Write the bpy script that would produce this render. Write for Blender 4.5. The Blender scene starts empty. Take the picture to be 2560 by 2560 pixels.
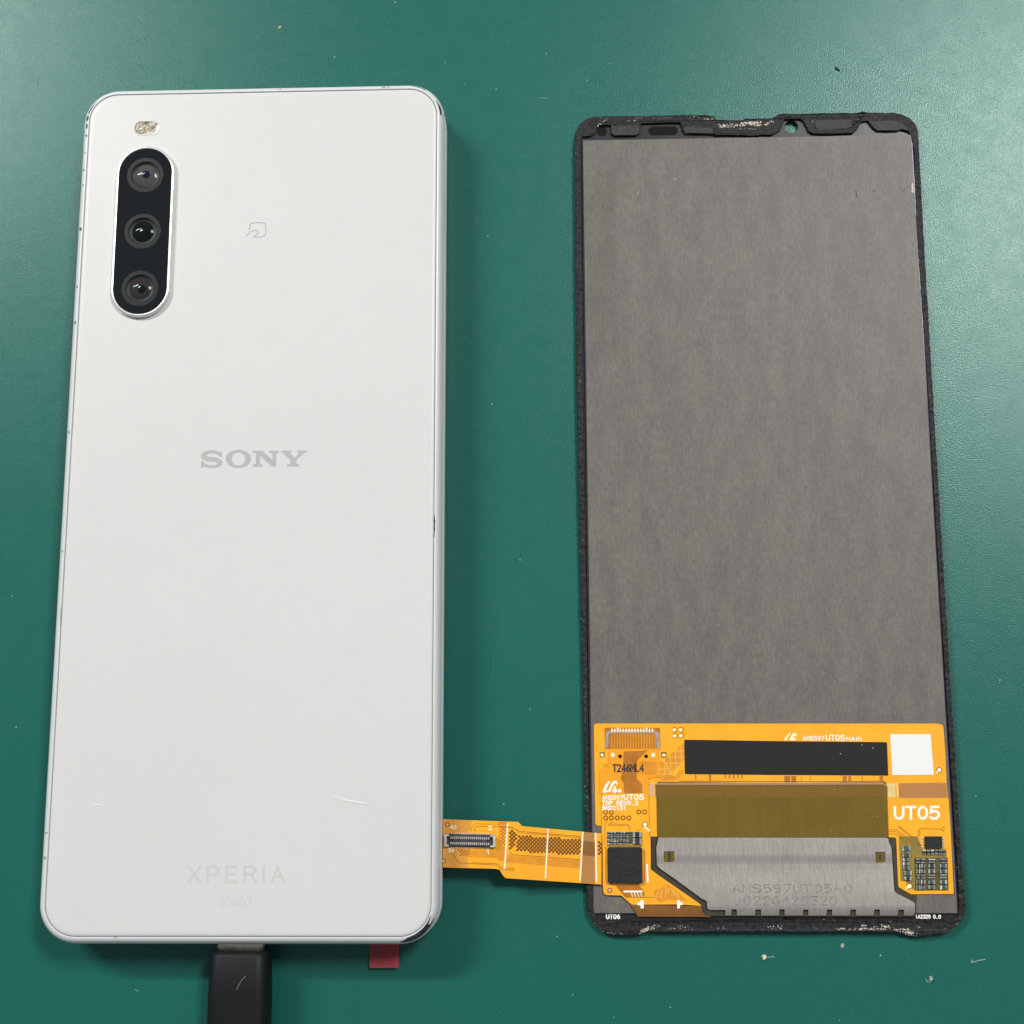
import bpy, bmesh, math, random
from mathutils import Vector, Matrix
from mathutils.geometry import tessellate_polygon

# Workbench close-up. All lengths below are in millimetres; MM turns them into metres.
MM = 0.001
R = math.radians
random.seed(7)
scene = bpy.context.scene
col = scene.collection

# ------------------------------------------------------------------ camera
cam_d = bpy.data.cameras.new('camera')
cam_d.sensor_width = 36.0
cam_d.lens = 3534.0 / 2560.0 * 36.0
cam_d.clip_start = 0.01
cam_d.clip_end = 20.0
cam = bpy.data.objects.new('camera', cam_d)
col.objects.link(cam)
cam.matrix_world = (Matrix.Translation((9.1 * MM, -49.0 * MM, 250.54 * MM)) @ Matrix.Rotation(0.1781, 4, 'Z')
                    @ Matrix.Rotation(0.1902, 4, 'X') @ Matrix.Rotation(-0.1844, 4, 'Z'))
scene.camera = cam

# ------------------------------------------------------------------ room light
world = bpy.data.worlds.new('World')
scene.world = world
world.use_nodes = True
bg = world.node_tree.nodes['Background']
bg.inputs['Color'].default_value = (0.93, 0.97, 1.0, 1)
bg.inputs['Strength'].default_value = 0.21

def ceiling_lamp(name, loc, target, sx, sy, power, colour, rz=0):
    d = bpy.data.lights.new(name, 'AREA')
    d.shape = 'RECTANGLE'
    d.size, d.size_y = sx, sy
    d.energy = power
    d.color = colour
    o = bpy.data.objects.new(name, d)
    o.location = loc
    o.rotation_euler = (Vector(target) - Vector(loc)).to_track_quat('-Z', 'Y').to_euler()
    col.objects.link(o)
    return o

ceiling_lamp('ceiling_lamp', (-1.62, 1.38, 1.92), (-1.62, 1.38, 0), 1.20, 0.22, 80, (1.0, 0.985, 0.955))
ceiling_lamp('ceiling_lamp', (0.78, 0.84, 1.75), (0.78, 0.84, 0), 0.34, 0.50, 33, (1.0, 0.985, 0.955))

vs = scene.view_settings
vs.view_transform = 'Standard'
vs.look = 'None'
vs.gamma = 1.0
vs.use_curve_mapping = False
vs.exposure = 0.0

# ------------------------------------------------------------------ measured outlines (x, y in mm on the mat)
SHAPES = {
 'flash_c': [(-68.619,69.5),(-64.102,69.41),(-66.428,70.713),(-66.314,68.201)],
 'island': [(-66.357,65.587),(-65.505,32.745),(-71.314,49.061),(-60.472,48.877),(-65.922,48.893),(-65.944,59.791),(-65.97,38.09)],
 'island_glass': [(-66.328,64.959),(-65.539,33.495),(-71.069,60.432),(-61.319,60.25)],
 'lens_c': [(-65.959,59.791),(-65.99,48.932),(-65.939,38.06)],
 'nfc_a': [(-47.261,47.935),(-46.794,48.467),(-46.233,48.902),(-45.694,49.097),(-45.209,49.063),(-44.959,48.785),(-45.04,48.469),(-45.421,48.063),(-45.836,47.803),(-45.412,47.777),(-44.625,47.745),(-44.085,47.863),(-43.76,48.098),(-43.632,48.477),(-43.594,49.239),(-43.661,49.876),(-43.764,50.291),(-44.285,50.491),(-45.256,50.572),(-45.98,50.501),(-46.431,50.382),(-46.6,49.99),(-46.645,49.482),(-46.573,49.131)],
 'sony': [[(-50.272,7.967),(-50.138,7.012),(-50.575,7.017),(-50.902,7.427),(-51.91,7.667),(-52.717,7.523),(-52.996,7.298),(-52.637,7.065),(-51.006,6.831),(-50.243,6.442),(-49.998,5.868),(-50.327,5.301),(-51.065,5.018),(-52.06,4.965),(-52.94,5.139),(-53.257,5.269),(-53.435,5.043),(-53.81,5.047),(-53.855,6.227),(-53.417,6.223),(-53.088,5.775),(-52.455,5.514),(-51.579,5.442),(-51.024,5.626),(-50.907,5.815),(-51.226,6.034),(-52.858,6.28),(-53.617,6.542),(-53.911,7.053),(-53.723,7.687),(-53.05,8.087),(-52.055,8.216),(-51.176,8.104),(-50.67,7.908),(-50.523,8.008)],[(-44.985,6.549),(-45.004,6.292),(-45.078,6.04),(-45.205,5.803),(-45.383,5.585),(-45.604,5.391),(-45.867,5.225),(-46.163,5.094),(-46.485,4.999),(-46.824,4.942),(-47.174,4.925),(-47.526,4.949),(-47.87,5.014),(-48.198,5.116),(-48.503,5.254),(-48.777,5.425),(-49.012,5.624),(-49.204,5.847),(-49.347,6.087),(-49.438,6.34),(-49.475,6.598),(-49.456,6.856),(-49.383,7.108),(-49.256,7.345),(-49.079,7.564),(-48.857,7.759),(-48.595,7.925),(-48.298,8.057),(-47.976,8.152),(-47.636,8.21),(-47.284,8.226),(-46.931,8.202),(-46.587,8.137),(-46.258,8.034),(-45.953,7.896),(-45.679,7.724),(-45.445,7.524),(-45.253,7.301),(-45.111,7.061),(-45.02,6.807)],[(-46.032,6.56),(-46.041,6.382),(-46.079,6.208),(-46.146,6.043),(-46.238,5.892),(-46.356,5.758),(-46.496,5.643),(-46.652,5.55),(-46.823,5.484),(-47.005,5.444),(-47.191,5.432),(-47.379,5.448),(-47.563,5.492),(-47.739,5.562),(-47.901,5.658),(-48.049,5.776),(-48.176,5.913),(-48.278,6.066),(-48.356,6.233),(-48.406,6.408),(-48.427,6.587),(-48.418,6.766),(-48.38,6.939),(-48.313,7.105),(-48.221,7.256),(-48.103,7.391),(-47.964,7.506),(-47.807,7.599),(-47.636,7.665),(-47.454,7.705),(-47.267,7.717),(-47.079,7.701),(-46.895,7.657),(-46.719,7.586),(-46.556,7.491),(-46.409,7.372),(-46.282,7.235),(-46.18,7.081),(-46.102,6.914),(-46.053,6.74)],[(-44.745,8.032),(-42.998,8.013),(-41.206,6.343),(-41.24,7.548),(-41.803,7.618),(-41.814,7.999),(-40.131,7.981),(-40.12,7.574),(-40.58,7.541),(-40.512,5.132),(-41.295,5.141),(-43.408,7.128),(-43.362,5.606),(-42.862,5.537),(-42.85,5.132),(-44.617,5.151),(-44.63,5.556),(-44.109,5.614),(-44.17,7.581),(-44.733,7.651)],[(-39.721,8.014),(-37.89,7.994),(-37.88,7.613),(-38.165,7.552),(-37.234,6.679),(-36.447,7.533),(-36.822,7.601),(-36.832,7.982),(-35.214,7.964),(-35.205,7.608),(-35.638,7.524),(-36.915,6.359),(-36.956,5.537),(-36.495,5.468),(-36.485,5.089),(-38.56,5.111),(-38.57,5.491),(-38.075,5.549),(-38.057,6.308),(-39.373,7.566),(-39.711,7.633)]],
 'xperia_t': [(-53.206,-65.535),(-37.237,-65.515),(-53.303,-63.093)],
 'sog_t': [(-47.964,-69.335),(-42.518,-69.336),(-48.011,-68.039)],
 'scratch_back_1': [(-29.797,-51.391),(-27.266,-52.351),(-24.75,-52.765),(-21.959,-53.18)],
 'scratch_back_2': [(-70.171,-52.844),(-69.176,-52.983),(-67.891,-53.286)],
 'scratch_back_3': [(-21.136,-52.312),(-20.436,-52.586)],
 'usb': [(-48.816,-76.435),(-41.052,-76.428),(-45.119,-77.069),(-49.963,-77.074),(-40.366,-77.064),(-50.449,-88.543),(-39.946,-88.516)],
 'red_tab': [(-24.037,-76.737),(-18.972,-76.733),(-18.888,-80.19),(-19.141,-80.312),(-23.597,-80.359),(-23.898,-80.156)],
 'vol': [(-79.529,40.47),(-79.534,24.96)],
 'glass': [(12.554,63.992),(12.601,68.16),(12.742,70.251),(13.134,72.028),(13.831,73.003),(14.72,73.679),(16.393,74.236),(18.156,74.284),(25.586,74.155),(33.396,74.187),(37.294,74.171),(39.037,73.821),(39.598,73.074),(42.125,73.003),(47.604,72.997),(44.603,73.037),(46.936,73.074),(49.46,73.086),(50.453,73.695),(51.049,74.04),(52.026,74.209),(53.766,74.047),(62.1,74.046),(65.58,73.976),(66.658,74.268),(67.709,74.016),(72.341,73.922),(74.245,73.423),(75.554,72.665),(76.453,71.499),(76.954,70.135),(76.927,66.916),(76.825,51.82),(76.752,15.183),(76.75,-26.619),(76.848,-57.734),(76.912,-64.364),(77.092,-69.802),(77.083,-70.668),(76.75,-71.749),(75.895,-73.044),(74.729,-74.014),(73.363,-74.66),(71.918,-74.79),(69.135,-75.071),(67.471,-75.137),(66.594,-74.965),(66.39,-74.841),(65.963,-74.54),(57.534,-74.469),(46.408,-74.474),(37.356,-74.479),(26.165,-74.538),(24.209,-74.37),(22.944,-74.523),(22.199,-74.929),(18.62,-75.063),(17.147,-75.003),(15.785,-74.526),(14.743,-73.662),(13.811,-72.336),(13.246,-71.11),(13.083,-69.779),(13.031,-67.212),(13.056,-49.839),(12.696,-10.529),(12.438,22.744)],
 'ring_in': [(13.868,63.741),(13.884,68.318),(13.898,69.467),(14.081,70.07),(15.839,70.244),(16.529,70.775),(16.738,71.819),(17.331,72.31),(19.477,72.288),(19.491,70.716),(20.027,70.162),(24.211,70.08),(24.903,70.61),(25.235,72.614),(32.534,72.572),(32.982,71.077),(33.487,70.315),(38.68,70.108),(39.062,69.892),(47.421,69.769),(44.435,69.89),(49.651,69.725),(50.241,70.005),(51.134,70.613),(51.653,71.542),(51.983,72.58),(52.286,72.908),(54.994,72.875),(55.595,72.444),(56.44,70.445),(57.186,69.827),(59.684,69.632),(64.702,69.824),(65.552,70.681),(66.35,72.041),(67.556,72.267),(68.594,70.683),(69.337,70.148),(72.986,70.076),(73.77,70.351),(75.091,69.91),(75.512,69.195),(75.662,67.741),(75.85,66.289),(75.519,51.639),(75.746,21.027),(75.757,-22.461),(75.88,-56.983),(75.981,-64.33),(75.805,-69.76),(75.769,-71.056),(75.473,-71.919),(74.698,-72.307),(72.483,-72.372),(68.056,-72.373),(67.527,-72.12),(46.422,-72.123),(47.759,-72.318),(34.014,-72.342),(26.175,-72.604),(21.798,-72.614),(17.169,-72.533),(15.487,-72.34),(14.755,-71.984),(14.398,-71.066),(14.286,-69.227),(14.318,-66.971),(13.808,-49.839),(13.806,-17.778),(13.67,22.584)],
 'ring_tabs': [[(16.9,71.323)]],
 'mic': [(17.818,71.305),(18.794,71.286)],
 'pill': [(26.542,71.279),(32.15,71.168),(29.348,72.125),(29.308,70.345)],
 'camhole': [(53.436,71.582),(54.713,71.557)],
 'plate_wave': [(44.45,-61.569),(44.388,-63.247),(44.181,-68.849)],
 'foil_strip': [(14.404,63.468),(20.177,63.44),(20.037,41.678),(20.066,25.938),(14.445,26.014)],
 'gpatch': [[(19.61,72.129),(24.832,72.025),(24.748,70.708),(24.213,70.237),(20.068,70.319),(19.647,70.746)],[(57.877,72.535),(64.441,72.528),(64.603,71.065),(63.786,70.915),(58.371,70.564),(57.82,71.2)],[(67.988,72.123),(72.323,72.161),(73.836,71.672),(74.754,70.863),(75.098,70.128),(73.87,70.506),(72.99,70.232),(69.379,70.304),(68.749,70.774)],[(33.288,71.689),(38.522,71.376),(38.684,70.286),(33.568,70.512),(33.194,71.063)]],
 'blobs': [(66.408,73.324),(65.691,72.461),(52.796,73.641),(64.794,71.853)],
 'foil': [(14.179,69.613),(75.558,69.19),(75.507,-71.282),(14.273,-71.351)],
 'main': [(14.738,-39.855),(14.886,-39.553),(15.248,-39.43),(44.905,-39.577),(74.058,-39.705),(74.755,-39.885),(74.992,-40.381),(75.062,-45.136),(74.972,-49.611),(75.11,-52.289),(75.171,-56.646),(75.07,-67.911),(74.988,-68.171),(67.928,-68.233),(67.173,-67.821),(65.968,-67.092),(65.857,-66.657),(65.93,-59.218),(65.821,-58.965),(65.591,-58.866),(64.53,-58.82),(64.713,-52.349),(64.681,-49.58),(44.535,-49.695),(25.542,-49.393),(25.427,-52.159),(25.337,-58.644),(15.774,-58.628),(15.8,-56.876),(15.091,-56.788),(14.775,-56.492)],
 'brownstrip': [(66.807,-49.796),(74.899,-49.715),(75.029,-52.254),(66.745,-52.267)],
 'goldpad': [(64.937,-49.825),(66.169,-49.829),(66.153,-52.126),(64.85,-52.175)],
 'goldbar': [(66.384,-49.76),(66.595,-49.76),(66.75,-52.128),(66.467,-52.162)],
 'tanpad': [(24.125,-49.669),(24.943,-49.707),(24.97,-51.773),(24.188,-51.736)],
 'cof': [(25.165,-49.883),(25.792,-49.674),(44.506,-49.887),(64.136,-49.892),(64.581,-50.137),(64.774,-50.486),(64.586,-58.826),(25.324,-58.794),(25.346,-52.157)],
 'cofband': [(25.229,-50.093),(44.49,-50.149),(64.604,-50.207),(64.682,-52.086),(25.238,-52.086)],
 'cofedge': [(25.158,-49.987),(25.524,-49.533),(44.505,-49.659),(64.136,-49.648),(64.775,-50.207),(64.635,-50.207),(64.118,-49.997),(44.492,-50.026),(25.515,-49.953)],
 'plate': [(25.534,-58.8),(44.137,-58.848),(63.42,-58.877),(64.202,-58.879),(64.502,-59.121),(64.534,-59.582),(64.901,-60.46),(64.951,-61.008),(65.04,-67.547),(65.337,-68.003),(68.089,-69.389),(68.403,-69.713),(68.369,-71.115),(67.96,-71.708),(66.478,-71.703),(66.494,-70.808),(66.366,-70.711),(65.702,-70.711),(65.529,-70.841),(65.449,-71.724),(62.462,-71.703),(62.488,-70.776),(62.326,-70.69),(61.661,-70.69),(61.511,-70.808),(61.444,-71.703),(58.453,-71.704),(58.474,-70.808),(58.335,-70.7),(57.669,-70.7),(57.52,-70.808),(57.456,-71.704),(54.484,-71.704),(54.481,-70.776),(54.34,-70.689),(53.73,-70.689),(53.591,-70.808),(53.518,-71.704),(50.487,-71.705),(50.503,-70.808),(50.34,-70.711),(49.729,-70.711),(49.613,-70.808),(49.554,-71.705),(46.465,-71.705),(46.506,-71.705),(46.509,-70.776),(46.379,-70.678),(45.767,-70.678),(45.619,-70.776),(45.561,-71.705),(42.535,-71.706),(42.545,-70.776),(42.393,-70.689),(41.702,-70.689),(41.586,-70.808),(41.533,-71.706),(38.48,-71.706),(38.488,-70.776),(38.336,-70.667),(37.745,-70.667),(37.574,-70.776),(37.522,-71.706),(36.541,-71.706),(36.543,-70.916),(36.402,-70.776),(33.891,-70.776),(33.507,-70.537),(33.48,-69.507),(33.266,-69.181),(32.605,-68.908),(28.654,-66.013),(25.665,-63.942),(25.149,-63.427),(25.108,-60.506)],
 'plate_h': [[(26.398,-61.11),(28.125,-61.078),(28.156,-62.71),(27.853,-62.881),(26.568,-62.914),(26.362,-62.708)],[(62.163,-61.245),(63.836,-61.247),(63.854,-62.921),(62.176,-63.056)]],
 'plate_in': [[(27.027,-61.207),(27.556,-61.208),(27.571,-62.806),(27.041,-62.857)],[(62.774,-61.735),(63.21,-61.735),(63.219,-62.59),(62.783,-62.59)]],
 'plate_lip': [(33.522,-69.995),(47.764,-69.997),(46.42,-69.975),(67.866,-69.999),(68.414,-70.307),(68.369,-71.115),(67.96,-71.708),(66.478,-71.703)],
 'backing': [(24.226,-58.802),(25.606,-58.804),(44.207,-59.06),(64.548,-58.901),(65.611,-58.914),(65.872,-59.277),(65.774,-63.228),(65.782,-66.828),(66.009,-67.176),(67.192,-67.915),(68.059,-68.306),(68.942,-68.404),(68.694,-69.867),(68.604,-71.488),(67.971,-71.92),(47.42,-71.885),(33.358,-71.8),(32.811,-71.366),(32.556,-70.476),(32.294,-69.824),(32.197,-69.752),(24.945,-64.729),(24.114,-64.076)],
 'tape': [(30.378,-42.27),(44.779,-42.558),(65.093,-42.832),(65.173,-42.991),(65.082,-48.464),(44.57,-48.294),(30.424,-48.109),(30.321,-47.968)],
 'label': [(65.801,-41.477),(72.719,-41.506),(72.85,-48.401),(65.788,-48.449)],
 'ut05': [(65.786,-55.729),(73.366,-55.745),(65.889,-53.791)],
 'mainlogo_a': [(47.496,-42.411),(47.761,-42.039),(48.18,-41.531),(48.476,-41.249),(48.704,-41.227),(48.342,-41.758),(48.121,-42.154),(48.03,-42.448)],
 'mainlogo_b': [(48.462,-42.472),(48.65,-42.043),(48.92,-41.534),(49.275,-41.196),(49.617,-41.197),(49.809,-41.538),(49.707,-41.798),(49.369,-41.706),(49.157,-41.875),(49.296,-42.102),(49.584,-42.024),(49.631,-42.273),(49.509,-42.476)],
 'maintxt1': [(50.819,-42.436),(54.434,-42.473),(50.847,-41.769)],
 'maintxt2': [(54.775,-42.474),(57.92,-42.532),(54.814,-41.592)],
 'maintxt3': [(58.259,-42.556),(60.87,-42.566),(58.289,-41.912)],
 'rings4': [[(28.78,-40.541),(29.246,-40.543)],[(29.855,-40.545),(30.32,-40.547)],[(28.844,-41.571),(29.31,-41.573)],[(29.882,-41.575),(30.347,-41.577)]],
 'padring': [(73.845,-47.583),(74.355,-47.585),(73.418,-47.966),(73.647,-47.967)],
 'hatch1': [(30.355,-42.711),(26.999,-45.527),(26.918,-45.95),(27.884,-48.101),(30.346,-45.856)],
 'hatch1_l': [[(28.689,-44.227),(30.316,-44.162)],[(27.502,-45.318),(30.325,-45.222)],[(27.122,-46.321),(29.798,-46.278)],[(27.832,-44.966),(27.903,-47.961)],[(28.779,-44.192),(28.849,-47.172)],[(29.729,-43.382),(29.798,-46.295)],[(26.882,-45.88),(27.899,-48.136),(28.848,-47.225),(30.345,-45.821)]],
 'hatch2': [(25.81,-45.982),(26.775,-45.95),(27.829,-48.171),(25.833,-48.165)],
 'hatch2_l': [[(25.851,-47.286),(27.368,-47.255)],[(25.877,-46.123),(25.868,-48.13)],[(26.907,-46.373),(26.902,-48.133)],[(25.832,-48.165),(27.898,-48.171)],[(26.416,-45.984),(26.916,-45.95)]],
 'hatch3': [(25.832,-48.235),(27.97,-48.242),(28.676,-48.49),(29.414,-47.438),(30.127,-47.44),(30.109,-48.143),(29.197,-49.018),(28.66,-49.157),(26.167,-49.184),(25.64,-48.832)],
 'under_t': [[(32.064,-48.255),(32.038,-49.202),(32.313,-48.256),(32.287,-49.203)],[(34.447,-48.262),(34.418,-49.279),(34.838,-48.263),(34.808,-49.281)],[(37.147,-48.306),(37.129,-48.902),(37.396,-48.307),(37.377,-48.903)],[(37.858,-48.308),(37.839,-48.904),(38.106,-48.309),(38.088,-48.905)],[(38.604,-48.31),(38.585,-48.907),(38.852,-48.311),(38.833,-48.907)],[(39.314,-48.313),(39.295,-48.909),(39.563,-48.314),(39.543,-48.91)],[(39.989,-48.315),(39.969,-48.911),(40.237,-48.316),(40.217,-48.912)],[(47.371,-48.513),(47.329,-49.598),(48.363,-48.516),(48.32,-49.601)],[(48.576,-48.517),(48.533,-49.602),(49.425,-48.52),(49.382,-49.604)],[(50.204,-48.522),(50.166,-49.467),(50.31,-48.523),(50.272,-49.467)],[(51.761,-48.527),(51.722,-49.472),(51.867,-48.527),(51.828,-49.472)],[(57.347,-48.545),(57.297,-49.628),(58.053,-48.547),(58.003,-49.63)],[(58.301,-48.548),(58.256,-49.491),(58.795,-48.549),(58.75,-49.493)],[(60.631,-48.555),(60.578,-49.638),(60.772,-48.555),(60.719,-49.638)],[(63.629,-48.564),(63.574,-49.647),(64.229,-48.566),(64.173,-49.648)]],
 'under_line': [(29.367,-49.317),(38.25,-49.396),(44.537,-49.45),(56.915,-49.487),(64.325,-49.44)],
 'conn_bed': [(16.603,-40.15),(26.226,-40.209),(26.215,-43.864),(16.619,-43.792)],
 'conn_trim': [(16.686,-42.801),(16.803,-41.026),(17.293,-40.743),(25.276,-40.777),(25.988,-40.993),(26.195,-41.349),(26.14,-43.829),(25.568,-43.827),(25.511,-41.506),(25.178,-41.167),(17.556,-41.136),(17.264,-41.419),(17.197,-43.424),(16.906,-43.688),(16.692,-43.599)],
 'conn_fing': [[(17.84,-40.282),(17.82,-43.691)],[(18.307,-40.284),(18.286,-43.693)],[(18.774,-40.286),(18.752,-43.695)],[(19.241,-40.288),(19.218,-43.697)],[(19.708,-40.29),(19.684,-43.698)],[(20.174,-40.292),(20.149,-43.7)],[(20.641,-40.294),(20.615,-43.702)],[(21.108,-40.296),(21.08,-43.704)],[(21.575,-40.298),(21.546,-43.706)],[(22.041,-40.3),(22.011,-43.707)],[(22.508,-40.302),(22.476,-43.709)],[(22.974,-40.304),(22.942,-43.711)],[(23.441,-40.306),(23.407,-43.713)],[(23.907,-40.308),(23.872,-43.714)],[(24.373,-40.31),(24.337,-43.716)],[(24.839,-40.312),(24.802,-43.718)],[(25.306,-40.314),(25.267,-43.72)]],
 'conn_tip': [[(17.704,-40.852),(18.063,-40.854),(17.982,-40.319),(17.802,-40.319)],[(18.17,-40.854),(18.53,-40.855),(18.449,-40.321),(18.269,-40.321)],[(19.176,-40.858),(19.535,-40.86),(19.454,-40.326),(19.275,-40.325)],[(19.678,-40.86),(20.037,-40.862),(19.957,-40.328),(19.777,-40.327)],[(20.181,-40.862),(20.54,-40.864),(20.46,-40.33),(20.28,-40.329)],[(20.683,-40.864),(21.042,-40.866),(20.962,-40.332),(20.783,-40.331)],[(21.186,-40.867),(21.544,-40.868),(21.465,-40.334),(21.285,-40.333)],[(21.688,-40.869),(22.047,-40.87),(21.967,-40.336),(21.788,-40.336)],[(22.19,-40.871),(22.549,-40.872),(22.47,-40.339),(22.29,-40.338)],[(22.692,-40.873),(23.051,-40.874),(22.972,-40.341),(22.792,-40.34)],[(23.194,-40.875),(23.553,-40.877),(23.474,-40.343),(23.295,-40.342)],[(24.198,-40.879),(24.557,-40.881),(24.478,-40.347),(24.299,-40.346)],[(24.7,-40.881),(25.058,-40.883),(24.98,-40.349),(24.801,-40.348)],[(18.727,-40.856),(19.032,-40.858),(19.044,-40.182),(18.738,-40.18)],[(23.696,-40.877),(24.019,-40.878),(24.033,-40.203),(23.71,-40.202)]],
 'flap': [(17.19,-43.796),(25.781,-43.829),(25.675,-48.586),(24.066,-48.862),(24.011,-51.49),(15.537,-51.467),(15.599,-47.252),(17.138,-47.152)],
 'flapbrown': [(19.832,-44.231),(22.338,-44.17),(24.13,-44.0),(23.038,-44.95),(22.127,-45.829),(22.083,-48.118),(21.98,-48.821),(22.939,-49.876),(22.908,-51.417),(19.705,-51.408),(19.736,-49.691),(19.216,-48.812),(19.598,-47.407)],
 'flaptan': [(22.304,-45.936),(25.518,-45.947),(25.466,-48.305),(22.261,-48.119)],
 'flap_hole': [[(19.191,-45.078),(19.513,-45.079)],[(23.696,-45.094),(24.017,-45.095)]],
 'flap_pad': [[(17.643,-44.506),(18.252,-44.509),(18.278,-45.11),(17.669,-45.143)],[(24.619,-44.532),(25.226,-44.534),(25.249,-45.135),(24.641,-45.168)]],
 'sq_pad': [[(15.679,-44.355),(16.539,-44.358),(16.562,-45.208),(15.702,-45.24)],[(26.31,-44.395),(27.204,-44.398),(27.219,-45.281),(26.326,-45.278)]],
 'sq_in': [[(15.855,-44.533),(16.284,-44.57),(16.42,-45.066),(15.847,-45.064)],[(26.769,-44.573),(27.051,-44.751),(27.078,-45.104),(26.472,-45.067),(26.477,-44.855)]],
 't246': [(17.914,-47.683),(23.198,-47.629),(17.933,-46.52)],
 'loop1': [(17.079,-46.481),(16.488,-46.514),(16.361,-46.69),(16.537,-46.832),(17.074,-46.833)],
 'tsp': [(15.868,-57.699),(15.957,-51.711),(16.139,-51.467),(23.701,-51.4),(23.929,-51.54),(23.891,-58.406),(24.165,-58.838),(24.089,-64.086),(24.919,-64.738),(32.126,-69.685),(32.534,-70.092),(28.662,-69.86),(20.777,-69.91),(19.014,-68.398),(16.485,-68.315),(16.088,-68.09),(15.967,-67.66),(15.898,-66.635),(15.941,-60.97)],
 'tspbend': [(20.736,-69.952),(32.026,-70.118),(32.474,-70.118),(32.65,-71.007),(33.101,-71.657),(34.211,-71.874),(33.873,-71.982),(32.87,-71.939),(26.163,-71.94),(21.792,-71.887),(21.689,-71.765)],
 'tsplogo1': [(17.197,-49.243),(16.616,-49.873),(16.175,-50.783),(16.134,-51.133),(16.381,-51.288),(16.953,-51.135),(17.169,-50.996),(17.238,-51.171),(17.453,-51.102),(17.824,-50.157),(18.189,-49.667),(18.474,-49.668),(18.611,-49.984),(18.721,-49.844),(18.656,-49.458),(18.411,-49.19),(18.053,-49.245),(17.691,-49.595),(17.323,-50.296),(17.101,-50.821),(16.742,-50.96),(16.746,-50.715),(17.042,-50.014),(17.446,-49.314)],
 'tsplogo2': [(18.147,-50.053),(18.322,-50.263),(18.425,-50.474),(18.387,-50.614),(18.598,-50.79),(18.557,-51.105),(18.233,-51.335),(17.878,-51.243),(17.776,-50.928),(17.887,-50.683),(18.103,-50.578),(18.0,-50.333)],
 'tsplogo3': [(19.037,-50.931),(19.343,-50.932)],
 'tsp_t1': [(16.004,-52.404),(19.596,-52.414),(16.014,-51.747)],
 'tsp_t2': [(19.739,-52.414),(23.114,-52.423),(19.753,-51.576)],
 'tsp_t3': [(15.991,-53.284),(22.138,-53.313),(16.0,-52.656)],
 'tsp_t4': [(16.014,-54.149),(20.063,-54.116),(16.023,-53.521)],
 'tsp_rings': [[(16.541,-54.519),(16.896,-54.52)],[(17.535,-54.556),(17.89,-54.557)],[(16.561,-55.493),(16.916,-55.494)],[(17.52,-55.495),(17.875,-55.496)],[(18.549,-55.497),(18.903,-55.498)],[(19.542,-55.499),(19.897,-55.5)],[(20.535,-55.502),(20.889,-55.502)],[(22.256,-54.497),(22.611,-54.498)],[(23.249,-54.499),(23.604,-54.5)]],
 'tsp_pad': [(23.277,-56.618),(23.666,-56.619),(23.267,-57.103),(23.999,-57.624)],
 'tsp_tr': [[(16.911,-55.841),(16.404,-56.5),(16.322,-59.547),(16.378,-60.514),(16.553,-60.652)],[(20.779,-57.618),(20.757,-56.925),(20.267,-56.577),(17.149,-56.515),(17.005,-56.64),(17.145,-56.779),(20.192,-56.82),(20.506,-57.063),(20.532,-57.583)],[(17.514,-55.877),(17.505,-56.433)],[(21.631,-57.516),(22.657,-57.517)],[(16.501,-60.348),(16.394,-65.915),(16.617,-66.53),(18.092,-66.736),(19.538,-68.477),(19.745,-68.681),(24.482,-68.703)],[(22.964,-60.564),(23.167,-60.978),(23.013,-65.919),(22.528,-66.432)]],
 'tsp_caps': [[(16.738,-57.818),(17.206,-57.819),(17.196,-58.428),(16.729,-58.428)],[(17.284,-57.819),(17.752,-57.82),(17.742,-58.429),(17.274,-58.429)],[(17.829,-57.82),(18.297,-57.821),(18.287,-58.43),(17.819,-58.429)],[(18.375,-57.821),(18.842,-57.822),(18.832,-58.431),(18.365,-58.43)],[(18.92,-57.822),(19.388,-57.823),(19.377,-58.432),(18.91,-58.431)],[(19.466,-57.823),(19.933,-57.824),(19.922,-58.433),(19.455,-58.432)],[(20.011,-57.824),(20.478,-57.825),(20.467,-58.434),(20.0,-58.433)],[(16.727,-58.545),(17.194,-58.546),(17.185,-59.155),(16.718,-59.154)],[(17.272,-58.546),(17.74,-58.547),(17.73,-59.156),(17.263,-59.155)],[(17.818,-58.547),(18.285,-58.548),(18.275,-59.156),(17.808,-59.156)],[(18.363,-58.548),(18.83,-58.549),(18.819,-59.157),(18.352,-59.157)],[(18.908,-58.549),(19.375,-58.55),(19.364,-59.158),(18.897,-59.157)],[(19.453,-58.55),(19.92,-58.551),(19.909,-59.159),(19.442,-59.158)],[(19.998,-58.551),(20.465,-58.552),(20.453,-59.16),(19.987,-59.159)],[(16.716,-59.271),(17.183,-59.272),(17.173,-59.88),(16.706,-59.879)],[(17.261,-59.272),(17.728,-59.273),(17.718,-59.881),(17.251,-59.88)],[(17.806,-59.273),(18.273,-59.274),(18.263,-59.882),(17.796,-59.881)],[(18.351,-59.274),(18.817,-59.275),(18.807,-59.883),(18.34,-59.882)],[(18.895,-59.275),(19.362,-59.276),(19.351,-59.883),(18.885,-59.883)],[(19.44,-59.276),(19.907,-59.277),(19.896,-59.884),(19.429,-59.884)],[(19.985,-59.277),(20.451,-59.277),(20.44,-59.885),(19.974,-59.884)],[(21.058,-57.826),(22.65,-57.829),(22.632,-58.728),(21.041,-58.725)],[(21.039,-58.864),(22.63,-58.866),(22.61,-59.868),(21.02,-59.865)]],
 'tsp_chip': [(16.761,-60.603),(17.065,-60.379),(22.453,-60.387),(22.677,-60.646),(22.637,-66.136),(22.422,-66.341),(16.971,-66.337),(16.728,-66.132)],
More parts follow.
